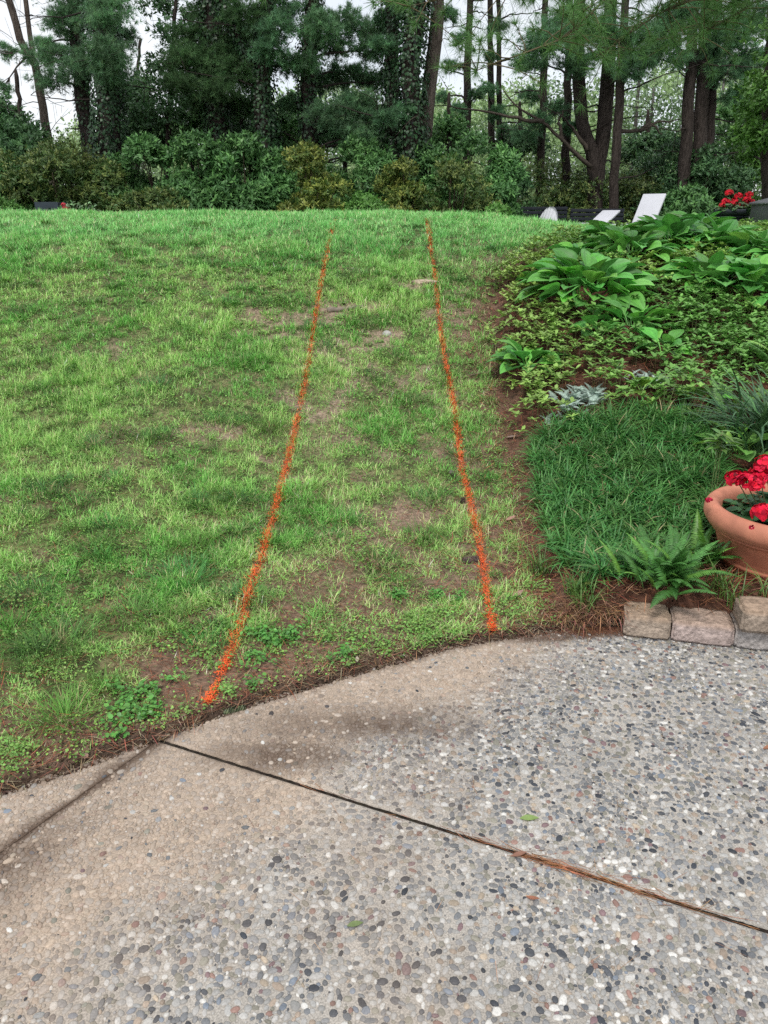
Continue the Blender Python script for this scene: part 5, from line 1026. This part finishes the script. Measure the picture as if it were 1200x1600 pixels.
# dark urn with geraniums
D = 12.0; c = at(1146, 332, D); g0 = gz_(c[0], D); top = at(1146, 327, D)[2]; hh_ = top - g0; r_ = 27 / F * D
u_ = empty('planter_urn', (c[0], D, g0), 'round black ribbed urn on the upper lawn right of the loungers', 'planter'); mb = MB()
lathe(mb, (c[0], D, g0), [(0, 0), (r_ * .6, 0), (r_ * .62, .05), (r_ * .5, .09), (r_ * .72, hh_ * .45), (r_ * .86, hh_ * .8), (r_ * .9, hh_ - .07), (r_, hh_ - .06), (r_ * 1.02, hh_ - .015), (r_ * .98, hh_), (r_ * .88, hh_), (r_ * .85, hh_ - .06), (0, hh_ - .05)], (.022, .027, .035), 40); rel(mb, 'bowl', M_dark, u_, True)
for z_ in (.55, .68, .80):
    mb = MB(); rr = r_ * np.interp(z_, [.45, .8], [.72, .86]); lathe(mb, (c[0], D, g0), [(rr, hh_ * z_ - .012), (rr + .018, hh_ * z_), (rr, hh_ * z_ + .012)], (.022, .027, .035), 40); rel(mb, 'band', M_dark, u_, True)
gc = np.array([c[0], D, top - .04]); hd = [((a - 1146) / F * D, rng.uniform(-.1, .1), (327 - b) / F * D, 1.) for a, b in [(1132, 313), (1136, 301), (1152, 305), (1161, 310), (1170, 314), (1157, 318), (1143, 316), (1129, 318), (1165, 303), (1148, 312)]]
geranium('geranium', gc, .27, .16, 170, hd, .052, (.55, .015, .03), 'red geranium growing in the black urn', .07, (.10, .19, .08))
# grey box on the right border
bp_ = at(1215, 330, 11.2); g0 = gz_(bp_[0], 11.0); g = empty('storage_box', (bp_[0] + .2, 11.2, g0), 'grey woven storage box with a slanting lid at the right border', 'storage box')
h_ = at(1172, 320, 11.2)[2] - g0; x0b = at(1173, 330, 11.5)[0]
mb = MB(); V = [(x0b, 10.8, g0), (x0b + 1.3, 10.8, g0), (x0b + 1.3, 11.5, g0), (x0b, 11.5, g0), (x0b, 10.8, g0 + h_), (x0b + 1.3, 10.8, g0 + h_ + .32), (x0b + 1.3, 11.5, g0 + h_ + .32), (x0b, 11.5, g0 + h_)]
mb.add(V, np.array([[0, 3, 2, 1], [0, 1, 5, 4], [1, 2, 6, 5], [2, 3, 7, 6], [3, 0, 4, 7]]), (.11, .115, .12)); rel(mb, 'body', M_grey, g)
mb = MB(); V = [(x0b - .03, 10.77, g0 + h_ + .002), (x0b + 1.33, 10.77, g0 + h_ + .335), (x0b + 1.33, 11.53, g0 + h_ + .335), (x0b - .03, 11.53, g0 + h_ + .002)]; V += [(a, b, z + .03) for a, b, z in V]
mb.add(V, np.array([[0, 3, 2, 1], [4, 5, 6, 7], [0, 1, 5, 4], [1, 2, 6, 5], [2, 3, 7, 6], [3, 0, 4, 7]]), (.14, .145, .15)); rel(mb, 'lid', M_grey, g)
# dark planter box far left
D = 17.0; a = at(61, 316, D); b = at(97, 316, D); c0 = (a[0] + b[0]) / 2; g0 = gz_(c0, D); w_ = b[0] - a[0]; h_ = a[2] - g0; pb = empty('planter_box', (c0, D, g0), 'dark blue grey square planter box at the foot of the left hedge', 'planter')
for nm, cen, sz in [('side_panel', (c0, D - .22, g0 + h_ / 2), (w_, .03, h_)), ('side_panel', (c0, D + .22, g0 + h_ / 2), (w_, .03, h_)), ('side_panel', (c0 - w_ / 2 + .015, D, g0 + h_ / 2 - .002), (.03, .405, h_ - .004)), ('side_panel', (c0 + w_ / 2 - .015, D, g0 + h_ / 2 - .002), (.03, .405, h_ - .004)), ('potting_soil', (c0, D, g0 + h_ - .07), (w_ - .062, .405, .04))]:
    mb = MB(); box(mb, cen, sz, (.03, .042, .055) if nm != 'potting_soil' else (.05, .035, .025), bev=.004); rel(mb, nm, M_dark if nm != 'potting_soil' else M_soil, pb)
fp = at(106, 323, 17.0); gq = gz_(fp[0], 17.0); g = empty('flowering_plant', (fp[0], 17.0, gq), 'small plant with red blooms and pale leaves right of the planter box', 'plant')
mb = MB(); n = 260; P = np.column_stack([fp[0] + rng.normal(.15, .22, n), 17 + rng.normal(0, .12, n), gq + (fp[2] - gq) * rng.uniform(.2, 1.15, n)]); leaves(mb, P, sph(n), np.array([0, -.3, 1.]), .07, .05, jcol((.16, .27, .12), n, .3), (.4, 1, .3), .2, .2); rel(mb, 'foliage', M_leaf, g)
for q in ((-.02, .03), (.06, -.05), (0, -.02), (.10, -.09)):
    mb = MB(); flower_head(mb, np.array([fp[0] + q[0], 16.85, fp[2] + q[1]]), .05, 16, (.55, .05, .07)); rel(mb, 'flower_head', M_petal, g)
